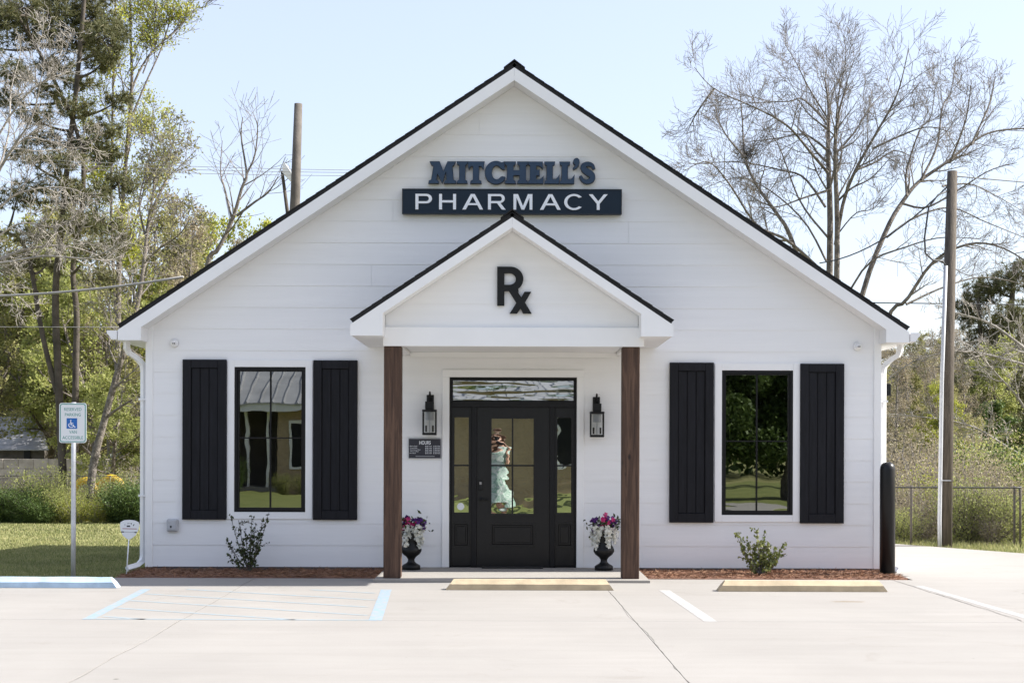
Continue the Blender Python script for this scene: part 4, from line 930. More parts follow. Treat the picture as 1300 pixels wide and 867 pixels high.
for px in (143, 210): 
    c = P(px, 578, CY + 0.1); tube('post', [(c[0], CY + .1, gz(165, CY)), (c[0], CY + .1, c[2] - 0.1 + (0.1 if px < 200 else 0.45))], 0.05, 'galvanized', cp)
YY = 30.0
pt_ = empty('play_tunnel', (X(118, YY), YY, gz(118, YY)), 'bright yellow rounded plastic play tunnel behind the leaning tree', 'play tunnel')
for k, (pxc, w_) in enumerate(((108, 0.42), (140, 0.48))):
    c = P(pxc, 634, YY); rad = w_
    a_ = [(c[0] + rad * math.cos(t), YY + 0.1 * k, c[2] + 1.45 * rad * math.sin(t)) for t in np.linspace(0, math.pi, 15)]
    tube('arch', a_, 0.13, 'yellow_plastic', pt_, 8)
box('tunnel_base', X(100, YY), X(152, YY), YY - .2, YY + .5, gz(118, YY) - .05, Z(648, YY), 'yellow_plastic', pt_, 0.03)
RY = 22.0
rsx = empty('shed', (X(1320, RY), RY, zg(8, RY)), 'pale flat roofed shed at the far right beyond the fence', 'shed')
box('roof', X(1272, RY), X(1420, RY), RY - 0.3, RY + 3, Z(592, RY), Z(587, RY), 'white_paint', rsx, 0.01)
box('wall', X(1284, RY), X(1410, RY), RY, RY + 2.8, zg(8, RY) - .1, Z(592.2, RY), 'old_wood', rsx)
box('door', X(1293, RY), X(1312, RY), RY - 0.03, RY - 0.002, zg(8, RY), Z(601, RY), 'iron', rsx)

# ------------------------------------------------------------------ trees
UPV = np.array([0, 0, 1.0])
def unit(v): return v / (np.linalg.norm(v) + 1e-9)
def grow(T, rng, p, d, L, r, lvl, sp):
    n = sp['seg'][lvl]; pts = [p]; dirs = [d]
    w = sp['wander'][lvl]; tr_ = sp['trop'][lvl]
    for i in range(n):
        d = unit(d + rng.normal(size=3) * w + UPV * tr_); p = p + d * (L / n); pts.append(p); dirs.append(d)
    r1 = max(r * sp['taper'], sp['rmin']); rad = np.linspace(r, r1, n + 1); T.add(pts, rad, sp['k'][lvl])
    if lvl >= sp['max']: T.tips.extend(pts[1:]); return
    if lvl == sp['max'] - 1: T.tips.append(pts[-1])
    spawn(T, rng, pts, dirs, rad, L, lvl, sp)
def spawn(T, rng, pts, dirs, rad, L, lvl, sp, n=None, t0=0.2):
    nc = n or sp['n'][lvl]; m = len(pts) - 1
    for j in range(nc):
        t = t0 + (1 - t0) * (j + rng.uniform(0, 1)) / nc; f = t * m; i = min(int(f), m - 1)
        p = pts[i] + (pts[i + 1] - pts[i]) * (f - i); d0 = dirs[min(i + 1, m)]
        perp = unit(np.cross(d0, rng.normal(size=3))); a = math.radians(sp['ang'] * rng.uniform(0.6, 1.3))
        d = unit(d0 * math.cos(a) + perp * math.sin(a)); rr = max(np.interp(f, range(m + 1), rad) * rng.uniform(0.4, 0.65), sp['rmin'])
        grow(T, rng, p, d, L * sp['ratio'] * rng.uniform(0.65, 1.2) * (1.15 - 0.5 * t), rr, lvl + 1, sp)
def limb(T, rng, path, Y, r0, r1, sp, n=8, dy=0.0, lvl=0, k=7, L=None, t0=0.2, wob=0.0):
    """a limb through photo points at depth Y (drifting by dy), with twigs growing from it"""
    q = smooth_path([P(a, b_, Y + dy * i / max(1, len(path) - 1)) for i, (a, b_) in enumerate(path)], max(7, 3 * len(path)))
    if wob: q = q + rng.normal(size=q.shape) * wob
    rad = np.linspace(r0, r1, len(q)); T.add(q, rad, k)
    dirs = [unit(v) for v in np.gradient(q, axis=0)]; Lt = L or np.linalg.norm(np.diff(q, axis=0), axis=1).sum()
    if n: spawn(T, rng, list(q), dirs, rad, Lt, lvl, sp, n, t0)
def tree_root(name, loc, label, group=None): return empty(name, loc, label, 'tree', group)
def local(o_mesh, loc): o_mesh.transform(Matrix.Translation(-Vector(loc))); return o_mesh

# the big leafless tree behind the right roof slope
BY = 21.0; rng = np.random.default_rng(77)
SPB = dict(seg=[6, 6, 5, 4], wander=[0.10, 0.10, 0.08, 0.07], trop=[0.03, 0.05, 0.08, 0.07], n=[9, 7, 4, 0], ratio=0.66, ang=46, taper=0.25, rmin=0.0045, k=[6, 4, 3, 3], max=3)
T = Tubes(); TL = Tubes()
L_ = lambda path, r0, r1, n=8, dy=0.0, L=4.5, t0=0.25: limb(TL, rng, path, BY, r0, r1, SPB, 0, dy)
def LT(path, r0, r1, n=8, dy=0.0, L=3.2, t0=0.25, lvl=0):
    st = rng.bit_generator.state
    limb(TL, rng, path, BY, r0, r1, SPB, 0, dy)
    q = smooth_path([P(a, b_, BY + dy * i / max(1, len(path) - 1)) for i, (a, b_) in enumerate(path)], max(7, 3 * len(path)))
    spawn(T, rng, list(q), [unit(v) for v in np.gradient(q, axis=0)], np.linspace(r0, r1, len(q)), L * 0.82, lvl, SPB, n, t0)
LT([(1046, 600), (1050, 460), (1053, 290), (1050, 190), (1051, 140), (1046, 100)], 0.131, 0.018, 18, 0.5, 2.9, 0.45)
LT([(1058, 600), (1060, 460), (1062, 290), (1059, 200), (1062, 150), (1074, 105)], 0.111, 0.018, 18, -0.6, 2.9, 0.45)
LT([(1060, 310), (1070, 255), (1085, 215), (1110, 170), (1130, 135), (1142, 105), (1152, 60)], 0.058, 0.010, 15, -1.5, 2.7)
LT([(1106, 188), (1140, 172), (1175, 160), (1205, 166)], 0.032, 0.010, 9, -1.0, 2.3)
LT([(1060, 520), (1095, 370), (1125, 290), (1145, 255), (1165, 230), (1200, 205), (1232, 180), (1262, 165), (1320, 160)], 0.085, 0.019, 21, 2.0, 2.6, 0.4)
LT([(1150, 247), (1150, 215), (1166, 165), (1180, 148), (1186, 110)], 0.032, 0.010, 9, 0.8, 2.2)
LT([(1168, 227), (1188, 185), (1195, 135), (1206, 115), (1212, 70)], 0.037, 0.010, 12, 1.4, 2.4)
LT([(1085, 600), (1125, 410), (1150, 380), (1185, 330), (1230, 308), (1270, 312), (1310, 335)], 0.064, 0.016, 13, -2.0, 2.2, 0.35)
LT([(1060, 560), (1040, 420), (1005, 305), (985, 270), (960, 235), (945, 200), (941, 150), (938, 115)], 0.080, 0.010, 18, 1.6, 2.7, 0.4)
LT([(1050, 218), (1030, 195), (1005, 165), (985, 150), (955, 135), (905, 112), (880, 85)], 0.043, 0.008, 16, -1.8, 2.3)
LT([(1047, 262), (1020, 225), (990, 215), (935, 205), (880, 208)], 0.037, 0.008, 12, 1.2, 2.2)
LT([(1046, 152), (1018, 125), (1000, 128), (955, 130), (900, 135)], 0.029, 0.006, 12, -0.8, 2.0)
LT([(1062, 192), (1085, 165), (1103, 135), (1126, 112)], 0.032, 0.008, 10, 0.9, 2.3)
LT([(1050, 350), (1000, 305), (960, 285), (925, 233), (898, 205), (868, 216)], 0.048, 0.008, 15, -2.2, 2.1)
LT([(1048, 330), (1020, 280), (975, 240), (935, 225), (890, 240)], 0.032, 0.006, 10, 2.2, 1.8)
LT([(1050, 150), (1025, 110), (1010, 80), (995, 55)], 0.027, 0.006, 12, 0.6, 2.2)
LT([(1060, 150), (1065, 110), (1072, 75), (1070, 45)], 0.024, 0.006, 12, -0.6, 2.2)
LT([(1195, 235), (1230, 232), (1262, 246), (1300, 268)], 0.027, 0.006, 10, 1.0, 2.0)
LT([(1060, 300), (1085, 270), (1110, 262), (1140, 225)], 0.022, 0.006, 9, -1.2, 1.6)
for pth_, dy_ in (([(1056, 430), (1020, 345), (985, 312), (952, 300), (925, 292)], 1.5), ([(1062, 400), (1100, 335), (1150, 312), (1195, 300), (1245, 302)], -1.5), ([(1125, 300), (1160, 275), (1205, 262), (1250, 280), (1300, 300)], 1.0), ([(1062, 255), (1080, 238), (1105, 225), (1128, 200)], -1.0), ([(1150, 385), (1200, 362), (1250, 350), (1310, 362)], 1.2),
                  ([(1052, 240), (1020, 250), (985, 262), (950, 262)], -1.6), ([(1005, 305), (965, 300), (930, 268), (895, 250)], .8), ([(1050, 300), (1015, 255), (990, 190), (972, 160)], 1.8), ([(1145, 257), (1175, 262), (1215, 240), (1255, 215), (1290, 205)], -1.4), ([(1232, 182), (1255, 130), (1262, 95)], .6), ([(1205, 205), (1225, 150), (1232, 100)], -.8), ([(1050, 190), (1020, 170), (985, 175), (940, 180)], 1.4), ([(1085, 215), (1110, 205), (1135, 190), (1160, 200)], 1.0), ([(905, 112), (885, 140), (872, 165)], .5), ([(945, 200), (920, 170), (905, 140)], .8)):
    LT(pth_, 0.034, 0.009, 7, dy_, 1.9, 0.2)
rt = (X(1055, BY), BY, zg(X(1055, BY), BY)); e = tree_root('bare_tree', rt, 'large leafless many limbed tree rising behind the right roof slope')
mk('trunk', TL.mesh(), 'bark_grey', e); mk('crown', T.mesh(), 'bark_brown', e)
c = P(947, 194, BY + 1.2); nest = empty('bird_nest', c, 'dark twig nest in a fork of the bare tree', 'nest')
nr = np.random.default_rng(2); cc = np.array(c) + nr.normal(size=(260, 3)) * [0.11, 0.11, 0.12]; mk('twigs', leaves_me(cc, 0.22, nr, aspect=0.08), 'bark_dark', nest)

# slim bare tree behind the left roof slope
rng = np.random.default_rng(5); SY_ = 24.0; T = Tubes(); TL = Tubes()
SPS = dict(SPB, n=[6, 4, 3, 0], rmin=0.006)
def LS(path, r0, r1, n, L, dy=0.0):
    limb(TL, rng, path, SY_, r0, r1, SPS, 0, dy); q = smooth_path([P(a, b_, SY_ + dy * i / max(1, len(path) - 1)) for i, (a, b_) in enumerate(path)], max(7, 3 * len(path)))
    spawn(T, rng, list(q), [unit(v) for v in np.gradient(q, axis=0)], np.linspace(r0, r1, len(q)), L, 1, SPS, n, 0.3)
LS([(245, 480), (262, 340), (276, 318), (294, 281), (306, 240), (312, 222), (305, 175), (307, 150)], 0.09, 0.012, 12, 2.4)
LS([(294, 281), (284, 240), (279, 220), (281, 180)], 0.04, 0.01, 8, 2.0, 0.8)
LS([(300, 275), (322, 258), (340, 245), (352, 225)], 0.045, 0.01, 8, 2.0, -0.8)
LS([(312, 222), (322, 200), (326, 165), (322, 150)], 0.035, 0.008, 8, 1.8)
e = tree_root('bare_tree', (X(245, SY_), SY_, gz(245, SY_)), 'slender leafless tree between the left power pole and the roof slope')
mk('trunk', TL.mesh(), 'bark_grey', e); mk('crown', T.mesh(), 'bark_brown', e)

# leaning grey trunk by the left corner, sparse buds
rng = np.random.default_rng(8); GY = 27.3; T = Tubes(); TL = Tubes()
SPG = dict(SPB, seg=[6, 5, 4, 3], n=[7, 5, 4, 0], rmin=0.008, trop=[0.03, 0.06, 0.08, 0.05])
def guided(TLx, Tx, path, Y, r0, r1, n, L, sp, rng, dy=0.0, lvl=0, t0=0.3):
    limb(TLx, rng, path, Y, r0, r1, sp, 0, dy); q = smooth_path([P(a, b_, Y + dy * i / max(1, len(path) - 1)) for i, (a, b_) in enumerate(path)], max(7, 3 * len(path)))
    if n: spawn(Tx, rng, list(q), [unit(v) for v in np.gradient(q, axis=0)], np.linspace(r0, r1, len(q)), L, lvl, sp, n, t0)
for a in (([(112, 660), (119, 590), (130, 545), (146, 485), (158, 445), (174, 388), (182, 335), (187, 285), (193, 250), (197, 215)], 0.145, 0.022, 19, 2.2, 0),
          ([(187, 285), (203, 245), (214, 222), (222, 190)], 0.050, 0.012, 9, 2.0, 1.0), ([(183, 335), (200, 318), (226, 300), (240, 280)], 0.043, 0.012, 11, 1.8, -1.0),
          ([(160, 440), (174, 452), (190, 458), (205, 452)], 0.043, 0.019, 6, 1.2, .5), ([(137, 530), (150, 520), (170, 508), (195, 500)], 0.056, 0.019, 8, 1.4, -.5),
          ([(183, 300), (176, 260), (184, 220), (196, 170)], 0.037, 0.009, 11, 2.0, .6), ([(150, 470), (138, 440), (140, 400), (128, 370)], 0.037, 0.012, 11, 1.8, .9)):
    guided(TL, T, a[0], GY, a[1], a[2], a[3], a[4], SPG, rng, a[5])
e = tree_root('leaning_tree', (X(112, GY), GY, gz(112, GY)), 'leaning pale grey trunk with sparse olive buds beside the left downspout')
mk('trunk', TL.mesh(), 'bark_grey', e)
tw = mk('twigs', T.mesh(), 'bark_brown', e); tp = np.array(T.tips); tp = tp[rng.random(len(tp)) < 0.8]
mk('crown', leaves_me(tp + rng.normal(size=tp.shape) * 0.06, 0.095, rng, aspect=0.6), 'leaf_olive', e)

# pale bare limbs reaching in from the left edge
rng = np.random.default_rng(14); EY = 14.0; T = Tubes(); TL = Tubes()
SPE = dict(SPB, seg=[6, 5, 4, 3], n=[8, 5, 4, 0], rmin=0.006, wander=[.14, .2, .25, .25], trop=[0.02, 0.05, 0.06, 0.05])
for path, r0, r1, n, L, dy in (([(-150, 700), (-140, 500), (-90, 420), (-40, 350), (0, 331), (35, 318), (80, 314), (122, 326), (150, 348)], 0.080, 0.010, 15, 1.5, 1.0), ([(-90, 420), (-30, 345), (10, 335), (60, 327), (110, 330), (140, 318), (160, 305)], 0.045, 0.007, 13, 1.4, -1.0),
        ([(-60, 400), (-25, 290), (0, 264), (22, 248), (58, 240), (95, 243), (122, 262)], 0.040, 0.007, 13, 1.3, .6), ([(-70, 420), (-30, 280), (0, 215), (18, 185), (40, 150), (52, 95), (58, 50)], 0.045, 0.007, 16, 1.6, -.8),
        ([(-40, 300), (0, 215), (30, 178), (62, 182), (92, 190), (120, 182)], 0.030, 0.006, 13, 1.3, 1.0), ([(-60, 380), (-10, 240), (10, 170), (12, 120), (25, 70)], 0.035, 0.006, 13, 1.5, 1.8), ([(-50, 350), (0, 300), (30, 285), (70, 290), (105, 275)], 0.03, 0.007, 13, 1.3, .4), ([(-40, 250), (5, 160), (35, 120), (60, 100), (85, 60)], 0.03, 0.007, 13, 1.4, -.4), ([(-60, 430), (-10, 365), (15, 372), (40, 395)], 0.025, 0.007, 9, 1.0, 0)):
    guided(TL, T, path, EY, r0, r1, n, L, SPE, rng, dy)
e = tree_root('bare_tree', (X(-150, EY), EY, gz(-150, EY)), 'pale leafless limbs reaching in from the left edge of the picture')
mk('trunk', TL.mesh(), 'bark_pale', e); mk('crown', T.mesh(), 'bark_pale', e)

# yellow green budding tree, upper left
rng = np.random.default_rng(19); AY = 36.0; T = Tubes(); TL = Tubes()
SPA = dict(SPB, seg=[6, 5, 4, 3], n=[8, 6, 4, 0], rmin=0.008, ang=36)
for path, r0, r1, n, L, dy in (([(146, 640), (149, 480), (150, 360), (152, 300), (160, 190), (166, 110), (164, 40), (163, -40)], 0.139, 0.029, 17, 3.4, 0), ([(160, 135), (172, 100), (188, 72), (210, 50), (228, 32), (250, -10)], 0.052, 0.012, 11, 2.6, 1), ([(147, 400), (141, 300), (141, 180), (143, 90), (146, -20)], 0.064, 0.023, 11, 2.6, -1), ([(166, 150), (186, 102), (203, 64), (216, 20), (222, -20)], 0.041, 0.012, 10, 2.3, 1.2), ([(180, 95), (192, 60), (196, 20), (200, -20)], 0.029, 0.009, 8, 2.0, .5), ([(152, 330), (172, 280), (186, 220), (196, 150)], 0.041, 0.012, 15, 2.4, .6), ([(148, 380), (128, 300), (118, 240), (112, 160)], 0.041, 0.012, 13, 2.4, .6)):
    guided(TL, T, path, AY, r0, r1, n, L, SPA, rng, dy)
e = tree_root('budding_tree', (X(146, AY), AY, gz(146, AY)), 'tall budding tree with yellow green leaves at the upper left')
mk('trunk', TL.mesh(), 'bark_grey', e); mk('twigs', T.mesh(), 'bark_grey', e)
tp = np.array(T.tips); pxx = 650 + tp[:, 0] * F / (D + tp[:, 1]); keep = rng.random(len(tp)) < np.clip(1.25 - (pxx - 150) / 110, 0.22, 0.95); tp = tp[keep]
mk('crown', leaves_me(np.repeat(tp, 3, 0) + rng.normal(size=(len(tp) * 3, 3)) * 0.14, 0.10, rng, aspect=0.6), 'leaf_yellow', e)

# pines: limbs to clumps of needles
def pine(name, Y, trunks, clumps, label, seed, bark='bark_dark', per=26):
    rng = np.random.default_rng(seed); TL = Tubes(); cen = []
    for path, r0, r1 in trunks: limb(TL, rng, path, Y, r0, r1, None, 0)
    tpts = np.concatenate([smooth_path([P(a, b_, Y) for a, b_ in t[0]], 40) for t in trunks])
    for (cx, cy, rx_, ry_, n) in clumps:
        c0 = np.array(P(cx, cy, Y + rng.uniform(-1.5, 1.5))); s = (D + Y) / F
        below = tpts[(tpts[:, 2] < c0[2] + 0.2)]; a = below[np.argmin(np.linalg.norm(below - c0, axis=1) + 0.4 * np.abs(below[:, 2] - c0[2] + 0.8))]
        mid = a + (c0 - a) * 0.55 + [0, 0, -0.25]; t = np.linspace(0, 1, 8)[:, None]
        TL.add((1 - t) ** 2 * a + 2 * t * (1 - t) * mid + t ** 2 * c0, np.linspace(0.06, 0.02, 8), 5)
        for _ in range(int(n * 2.5)):
            v = rng.normal(size=3); v /= np.linalg.norm(v); v *= 1.15 * rng.uniform(0.05, 1) ** 0.45
            p = c0 + v * [rx_ * s, (rx_ + ry_) * 0.5 * s, ry_ * s]; cen.append(p)
            if rng.random() < 0.25: TL.add([c0 + (p - c0) * 0.15, (c0 + p) / 2 + [0, 0, -.05], p], [0.018, 0.013, 0.008], 3)
    cen = np.array(cen); n = len(cen); c = np.repeat(cen, per, 0); u = rng.normal(size=(n * per, 3)) + [0, 0, 0.25]; u /= np.linalg.norm(u, axis=1, keepdims=True)
    v = np.cross(u, rng.normal(size=u.shape)); v /= np.linalg.norm(v, axis=1, keepdims=True); ln = rng.uniform(0.12, 0.26, (n * per, 1)); w = 0.012
    V = np.stack([c - v * w, c + v * w, c + u * ln + v * w * .3, c + u * ln - v * w * .3], 1).reshape(-1, 3)
    b0 = (X(trunks[0][0][0][0], Y), Y, gz(trunks[0][0][0][0], Y)); e = tree_root(name, b0, label)
    mk('trunk', TL.mesh(), bark, e); mk('crown', me_np(V, np.arange(len(V)).reshape(-1, 4)), 'needles', e)
pine('pine_tree', 31.0, [([(82, 640), (74, 480), (70, 380), (76, 300), (86, 200), (98, 90), (110, -60)], .15, .07), ([(95, 640), (96, 480), (97, 400), (92, 340), (104, 260), (100, 180), (60, 90), (20, 20), (-10, -30)], .13, .04), ([(72, 500), (52, 420), (36, 330), (15, 300), (-30, 295)], .10, .05)],
     [(20, 20, 42, 24, 60), (75, 15, 40, 24, 60), (118, 20, 30, 26, 50), (45, 50, 34, 16, 40), (95, 52, 36, 22, 60), (132, 55, 26, 24, 46), (150, 40, 12, 14, 16), (128, 82, 22, 10, 26), (70, 88, 26, 14, 34), (20, 95, 30, 14, 30), (100, 108, 22, 9, 20), (60, 118, 20, 10, 16), (10, 130, 22, 14, 20),
      (130, 165, 24, 16, 26), (112, 190, 30, 14, 30), (70, 205, 36, 14, 30), (135, 200, 18, 12, 18), (30, 200, 26, 16, 20), (60, 240, 40, 18, 36), (110, 245, 34, 16, 30), (20, 255, 30, 16, 22), (85, 285, 40, 16, 34), (130, 285, 26, 16, 22), (40, 300, 34, 14, 24), (110, 320, 34, 14, 24), (-15, 60, 30, 30, 30), (148, 130, 18, 12, 16), (90, 140, 30, 12, 24), (40, 150, 26, 12, 20), (60, 180, 30, 12, 22), (150, 235, 20, 14, 18), (145, 310, 22, 14, 18), (60, 335, 36, 14, 24), (10, 330, 30, 16, 22), (120, 355, 28, 12, 18), (30, 10, 60, 20, 40), (100, -5, 50, 18, 40), (-5, 20, 30, 20, 30)],
     'tall dark needled pine with clumped crown at the upper left', 41)
pine('pine_tree', 38.0, [([(1275, 640), (1278, 480), (1284, 380), (1288, 330)], .22, .06), ([(1250, 640), (1248, 500), (1244, 420), (1240, 370)], .16, .05)],
     [(1240, 375, 22, 20, 40), (1262, 362, 22, 18, 40), (1290, 350, 24, 22, 44), (1250, 410, 30, 18, 44), (1285, 400, 30, 20, 46), (1310, 430, 30, 30, 40), (1240, 450, 30, 20, 44), (1275, 455, 32, 20, 48), (1245, 490, 32, 20, 44), (1285, 500, 34, 22, 48), (1255, 530, 34, 18, 40), (1290, 545, 32, 20, 40), (1232, 560, 26, 18, 30), (1270, 575, 34, 16, 36), (1225, 395, 18, 16, 30), (1230, 480, 24, 18, 34), (1300, 480, 30, 24, 40), (1262, 430, 30, 18, 40), (1225, 525, 22, 18, 30), (1305, 520, 26, 24, 36)],
     'dark bushy pines at the right edge behind the service pole', 43)
# dead grey limbs at the right edge
rng = np.random.default_rng(23); DY = 20.0; T = Tubes(); TL = Tubes()
for path, r0, r1, n, L, dy in (([(1400, 640), (1390, 500), (1340, 470), (1300, 440), (1262, 412), (1230, 400), (1196, 392)], 0.066, 0.016, 14, 1.4, .5), ([(1380, 560), (1320, 540), (1290, 500), (1262, 470), (1235, 440), (1215, 432)], 0.044, 0.010, 16, 1.3, -.6), ([(1360, 620), (1310, 585), (1270, 560), (1235, 540), (1190, 530), (1128, 524)], 0.039, 0.014, 14, 1.1, .4), ([(1400, 520), (1330, 455), (1290, 440), (1250, 465), (1220, 470)], 0.033, 0.008, 16, 1.2, .8), ([(1330, 470), (1260, 450), (1215, 445), (1165, 455), (1128, 478)], 0.039, 0.012, 14, 1.2, -.3)):
    guided(TL, T, path, DY, r0, r1, n, L, SPE, rng, dy)
e = tree_root('bare_tree', (X(1400, DY), DY, zg(12, DY)), 'grey leafless arching limbs reaching in from the right edge')
mk('trunk', TL.mesh(), 'bark_pale', e); mk('crown', T.mesh(), 'bark_pale', e)

# woodland prototypes, copied as individuals
def proto(seed, h, spread, leafmat_, nl, lsize, bark, sparse=1.0, sp_over=None, low=0.25):
    rng = np.random.default_rng(seed); T = Tubes(); sp = dict(seg=[6, 4, 3, 3], wander=[.08, .14, .2, .2], trop=[.05, .08, .05, .02], n=[8, 6, 5, 0], ratio=.55, ang=50, taper=.35, rmin=.008, k=[6, 4, 3, 3], max=3)
    if sp_over: sp.update(sp_over)
    pts = [np.array([0, 0, -0.1])]; d = np.array([rng.normal() * .06, rng.normal() * .06, 1])
    for i in range(9): d = unit(d + rng.normal(size=3) * .07 + UPV * .05); pts.append(pts[-1] + d * h * 0.82 / 9)
    rad = np.linspace(h * .018, h * .003, 10); TR = Tubes(); TR.add(pts, rad, 8)
    spawn(T, rng, pts, [unit(v) for v in np.gradient(np.array(pts), axis=0)], rad, spread, 0, sp, 15, low)
    tip = np.array(T.tips); c = tip[rng.integers(0, len(tip), nl)] + rng.normal(size=(nl, 3)) * lsize * 0.9
    a = TR.mesh(); a.materials.append(MATS[bark]); b_ = T.mesh(); b_.materials.append(MATS[bark]); c_ = leaves_me(c, lsize, rng, aspect=0.65); c_.materials.append(MATS[leafmat_])
    return a, b_, c_
PR = {
 'spring': [proto(101, 10, 4.4, 'leaf_spring', 15000, .115, 'bark_dark'), proto(102, 10, 4.8, 'leaf_spring', 15000, .115, 'bark_grey')],
 'olive': [proto(103, 10, 4.4, 'leaf_olive', 10000, .10, 'bark_grey'), proto(104, 10, 4.2, 'leaf_olive', 9000, .10, 'bark_brown')],
 'yellow': [proto(105, 10, 4.0, 'leaf_yellow', 14000, .105, 'bark_grey')],
 'brown': [proto(106, 10, 4.2, 'leaf_brown', 6000, .08, 'bark_brown'), proto(107, 10, 4.4, 'leaf_brown', 5500, .08, 'bark_grey')],
 'dark': [proto(108, 10, 4.2, 'leaf_dark', 24000, .13, 'bark_dark', low=.12)],
}
WG = {'spring': ('leafy_tree', 'fresh green spring tree'), 'olive': ('budding_tree', 'olive budding tree'), 'yellow': ('budding_tree', 'yellow green budding tree'), 'brown': ('twiggy_tree', 'brown twiggy tree'), 'dark': ('evergreen_tree', 'dark evergreen tree')}
cnt = [0]
ORD = ['leftmost', 'second', 'third', 'fourth', 'fifth', 'sixth', 'seventh', 'eighth', 'ninth', 'tenth', 'eleventh', 'twelfth', 'thirteenth', 'fourteenth', 'fifteenth', 'sixteenth', 'seventeenth', 'eighteenth']
MADE = []
def relabel(where):
    """each copy is told apart by its place among its kind, counted from the left of the picture"""
    kinds = {}
    for e_, kind, px, lb in MADE: kinds.setdefault((kind, lb), []).append((px, e_))
    for (kind, lb), l in kinds.items():
        l.sort(key=lambda t: t[0])
        for i_, (px, e_) in enumerate(l): e_['label'] = ORD[i_] + ' ' + lb + (' ' if i_ == 0 else ' from the left ') + where
    MADE.clear()
def wood(kind, px, ytop, Y, where, wide=1.0):
    x = X(px, Y); z = zg(x, Y); h = Z(ytop, Y) - z; s = h / 9.6; cnt[0] += 1
    pr = PR[kind][cnt[0] % len(PR[kind])]; nm, lb = WG[kind]
    e = tree_root(nm, (x, Y, z), lb + ' in the woods ' + where, lb + 's ' + where); MADE.append((e, kind, px, lb)); e.rotation_euler = (0, 0, cnt[0] * 2.4); e.scale = (s * wide, s * wide, s)
    for n_, m in zip(('trunk', 'branches', 'crown'), pr):
        o = bpy.data.objects.new(n_, m); COL.objects.link(o); o.parent = e
LW = 'left of the building'
for k, px, yt, Y, w in (('spring', 20, 330, 52, 1.0), ('spring', 75, 300, 44, 1.0), ('spring', 120, 335, 38, 1.0), ('olive', -25, 300, 42, 1), ('spring', 165, 350, 40, .9), ('olive', 205, 265, 46, .9), ('olive', 150, 250, 52, .9), ('yellow', 60, 270, 54, .9), ('brown', 235, 255, 42, .9), ('olive', 262, 290, 50, .9), ('yellow', 262, 272, 58, .8), ('brown', 215, 330, 33, 1.0), ('olive', 112, 400, 44, 1.1), ('spring', 40, 400, 55, 1.2),
                        ('spring', -10, 400, 56, 1.2), ('olive', 180, 430, 32, 1.0), ('spring', 150, 470, 31, 1.2), ('yellow', 310, 268, 62, .8), ('brown', 15, 440, 54, 1.3), ('brown', 60, 470, 48, 1.2), ('olive', -45, 260, 52, 1.0), ('brown', 330, 285, 60, .8), ('brown', 90, 500, 42, 1.2), ('spring', 95, 390, 50, 1.2), ('olive', 30, 380, 56, 1.2), ('spring', 190, 390, 52, 1.1), ('brown', 130, 430, 56, 1.3), ('olive', 230, 370, 56, 1.2), ('brown', 270, 330, 52, 1.0), ('spring', -5, 430, 58, 1.4), ('olive', 55, 450, 62, 1.4), ('spring', 110, 450, 64, 1.4), ('olive', 165, 440, 66, 1.4), ('brown', 210, 430, 64, 1.4), ('olive', 120, 235, 48, .9), ('brown', 185, 225, 50, .9), ('olive', 85, 330, 47, 1.0), ('brown', 240, 300, 48, 1.0), ('olive', 290, 300, 50, .9), ('olive', 10, 360, 50, 1.1), ('yellow', 170, 300, 44, .9), ('brown', 140, 380, 40, 1.0), ('yellow', 100, 360, 60, 1.1)):
    wood(k, px, yt, Y, LW, w)
relabel('in the woods left of the building')
RW = 'right of the building'
for k, px, yt, Y, w in (('brown', 1150, 418, 34, 1.0), ('olive', 1125, 445, 30, 1.0), ('brown', 1180, 430, 40, 1.0), ('brown', 1205, 410, 48, 1.0), ('olive', 1170, 470, 28, 1.1), ('brown', 1140, 500, 24, 1.2), ('olive', 1205, 470, 34, 1.1), ('olive', 1235, 520, 24, 1.2), ('spring', 1280, 430, 46, 1.1), ('spring', 1240, 470, 44, 1.2), ('brown', 1105, 420, 44, 1.0), ('brown', 1070, 415, 46, 1.0), ('olive', 1310, 380, 50, 1.1), ('olive', 1265, 380, 54, 1.0), ('brown', 1220, 395, 58, 1.0), ('dark', 1300, 490, 34, 1.3), ('dark', 1255, 510, 36, 1.3), ('brown', 1160, 440, 56, 1.4), ('olive', 1200, 450, 60, 1.4), ('olive', 1250, 440, 62, 1.4), ('brown', 1300, 430, 60, 1.4), ('spring', 1215, 540, 26, 1.3), ('olive', 1340, 470, 40, 1.2), ('olive', 1165, 415, 30, .8), ('brown', 1190, 425, 27, .8), ('dark', 1225, 430, 34, 1.0), ('spring', 1265, 420, 36, 1.0), ('spring', 1210, 560, 16, 1.2), ('brown', 1135, 430, 26, .8), ('brown', 1225, 440, 30, .8), ('brown', 1145, 405, 52, 1.0), ('yellow', 1190, 480, 22, 1.0), ('brown', 1240, 430, 40, 1.0)):
    wood(k, px, yt, Y, RW, w)
relabel('in the woods right of the building')
# far tree line behind everything, one mass
rng = np.random.default_rng(60); c = []
for k in range(150):
    x = rng.uniform(-80, 80); y = rng.uniform(85, 110); h = rng.uniform(7, 11) if abs(x) > 8 else 6.0
    n = 700; v = rng.normal(size=(n, 3)); v /= np.linalg.norm(v, axis=1, keepdims=True); v *= rng.uniform(0.2, 1, (n, 1)) ** .5
    c.append(np.array([x, y, zg(x, y) + h * .5]) + v * [3.2, 3.2, h * .5])
c = np.concatenate(c); tag(mk('far_woods', leaves_me(c, 0.55, rng, aspect=.7), 'leaf_olive'), kind='stuff')

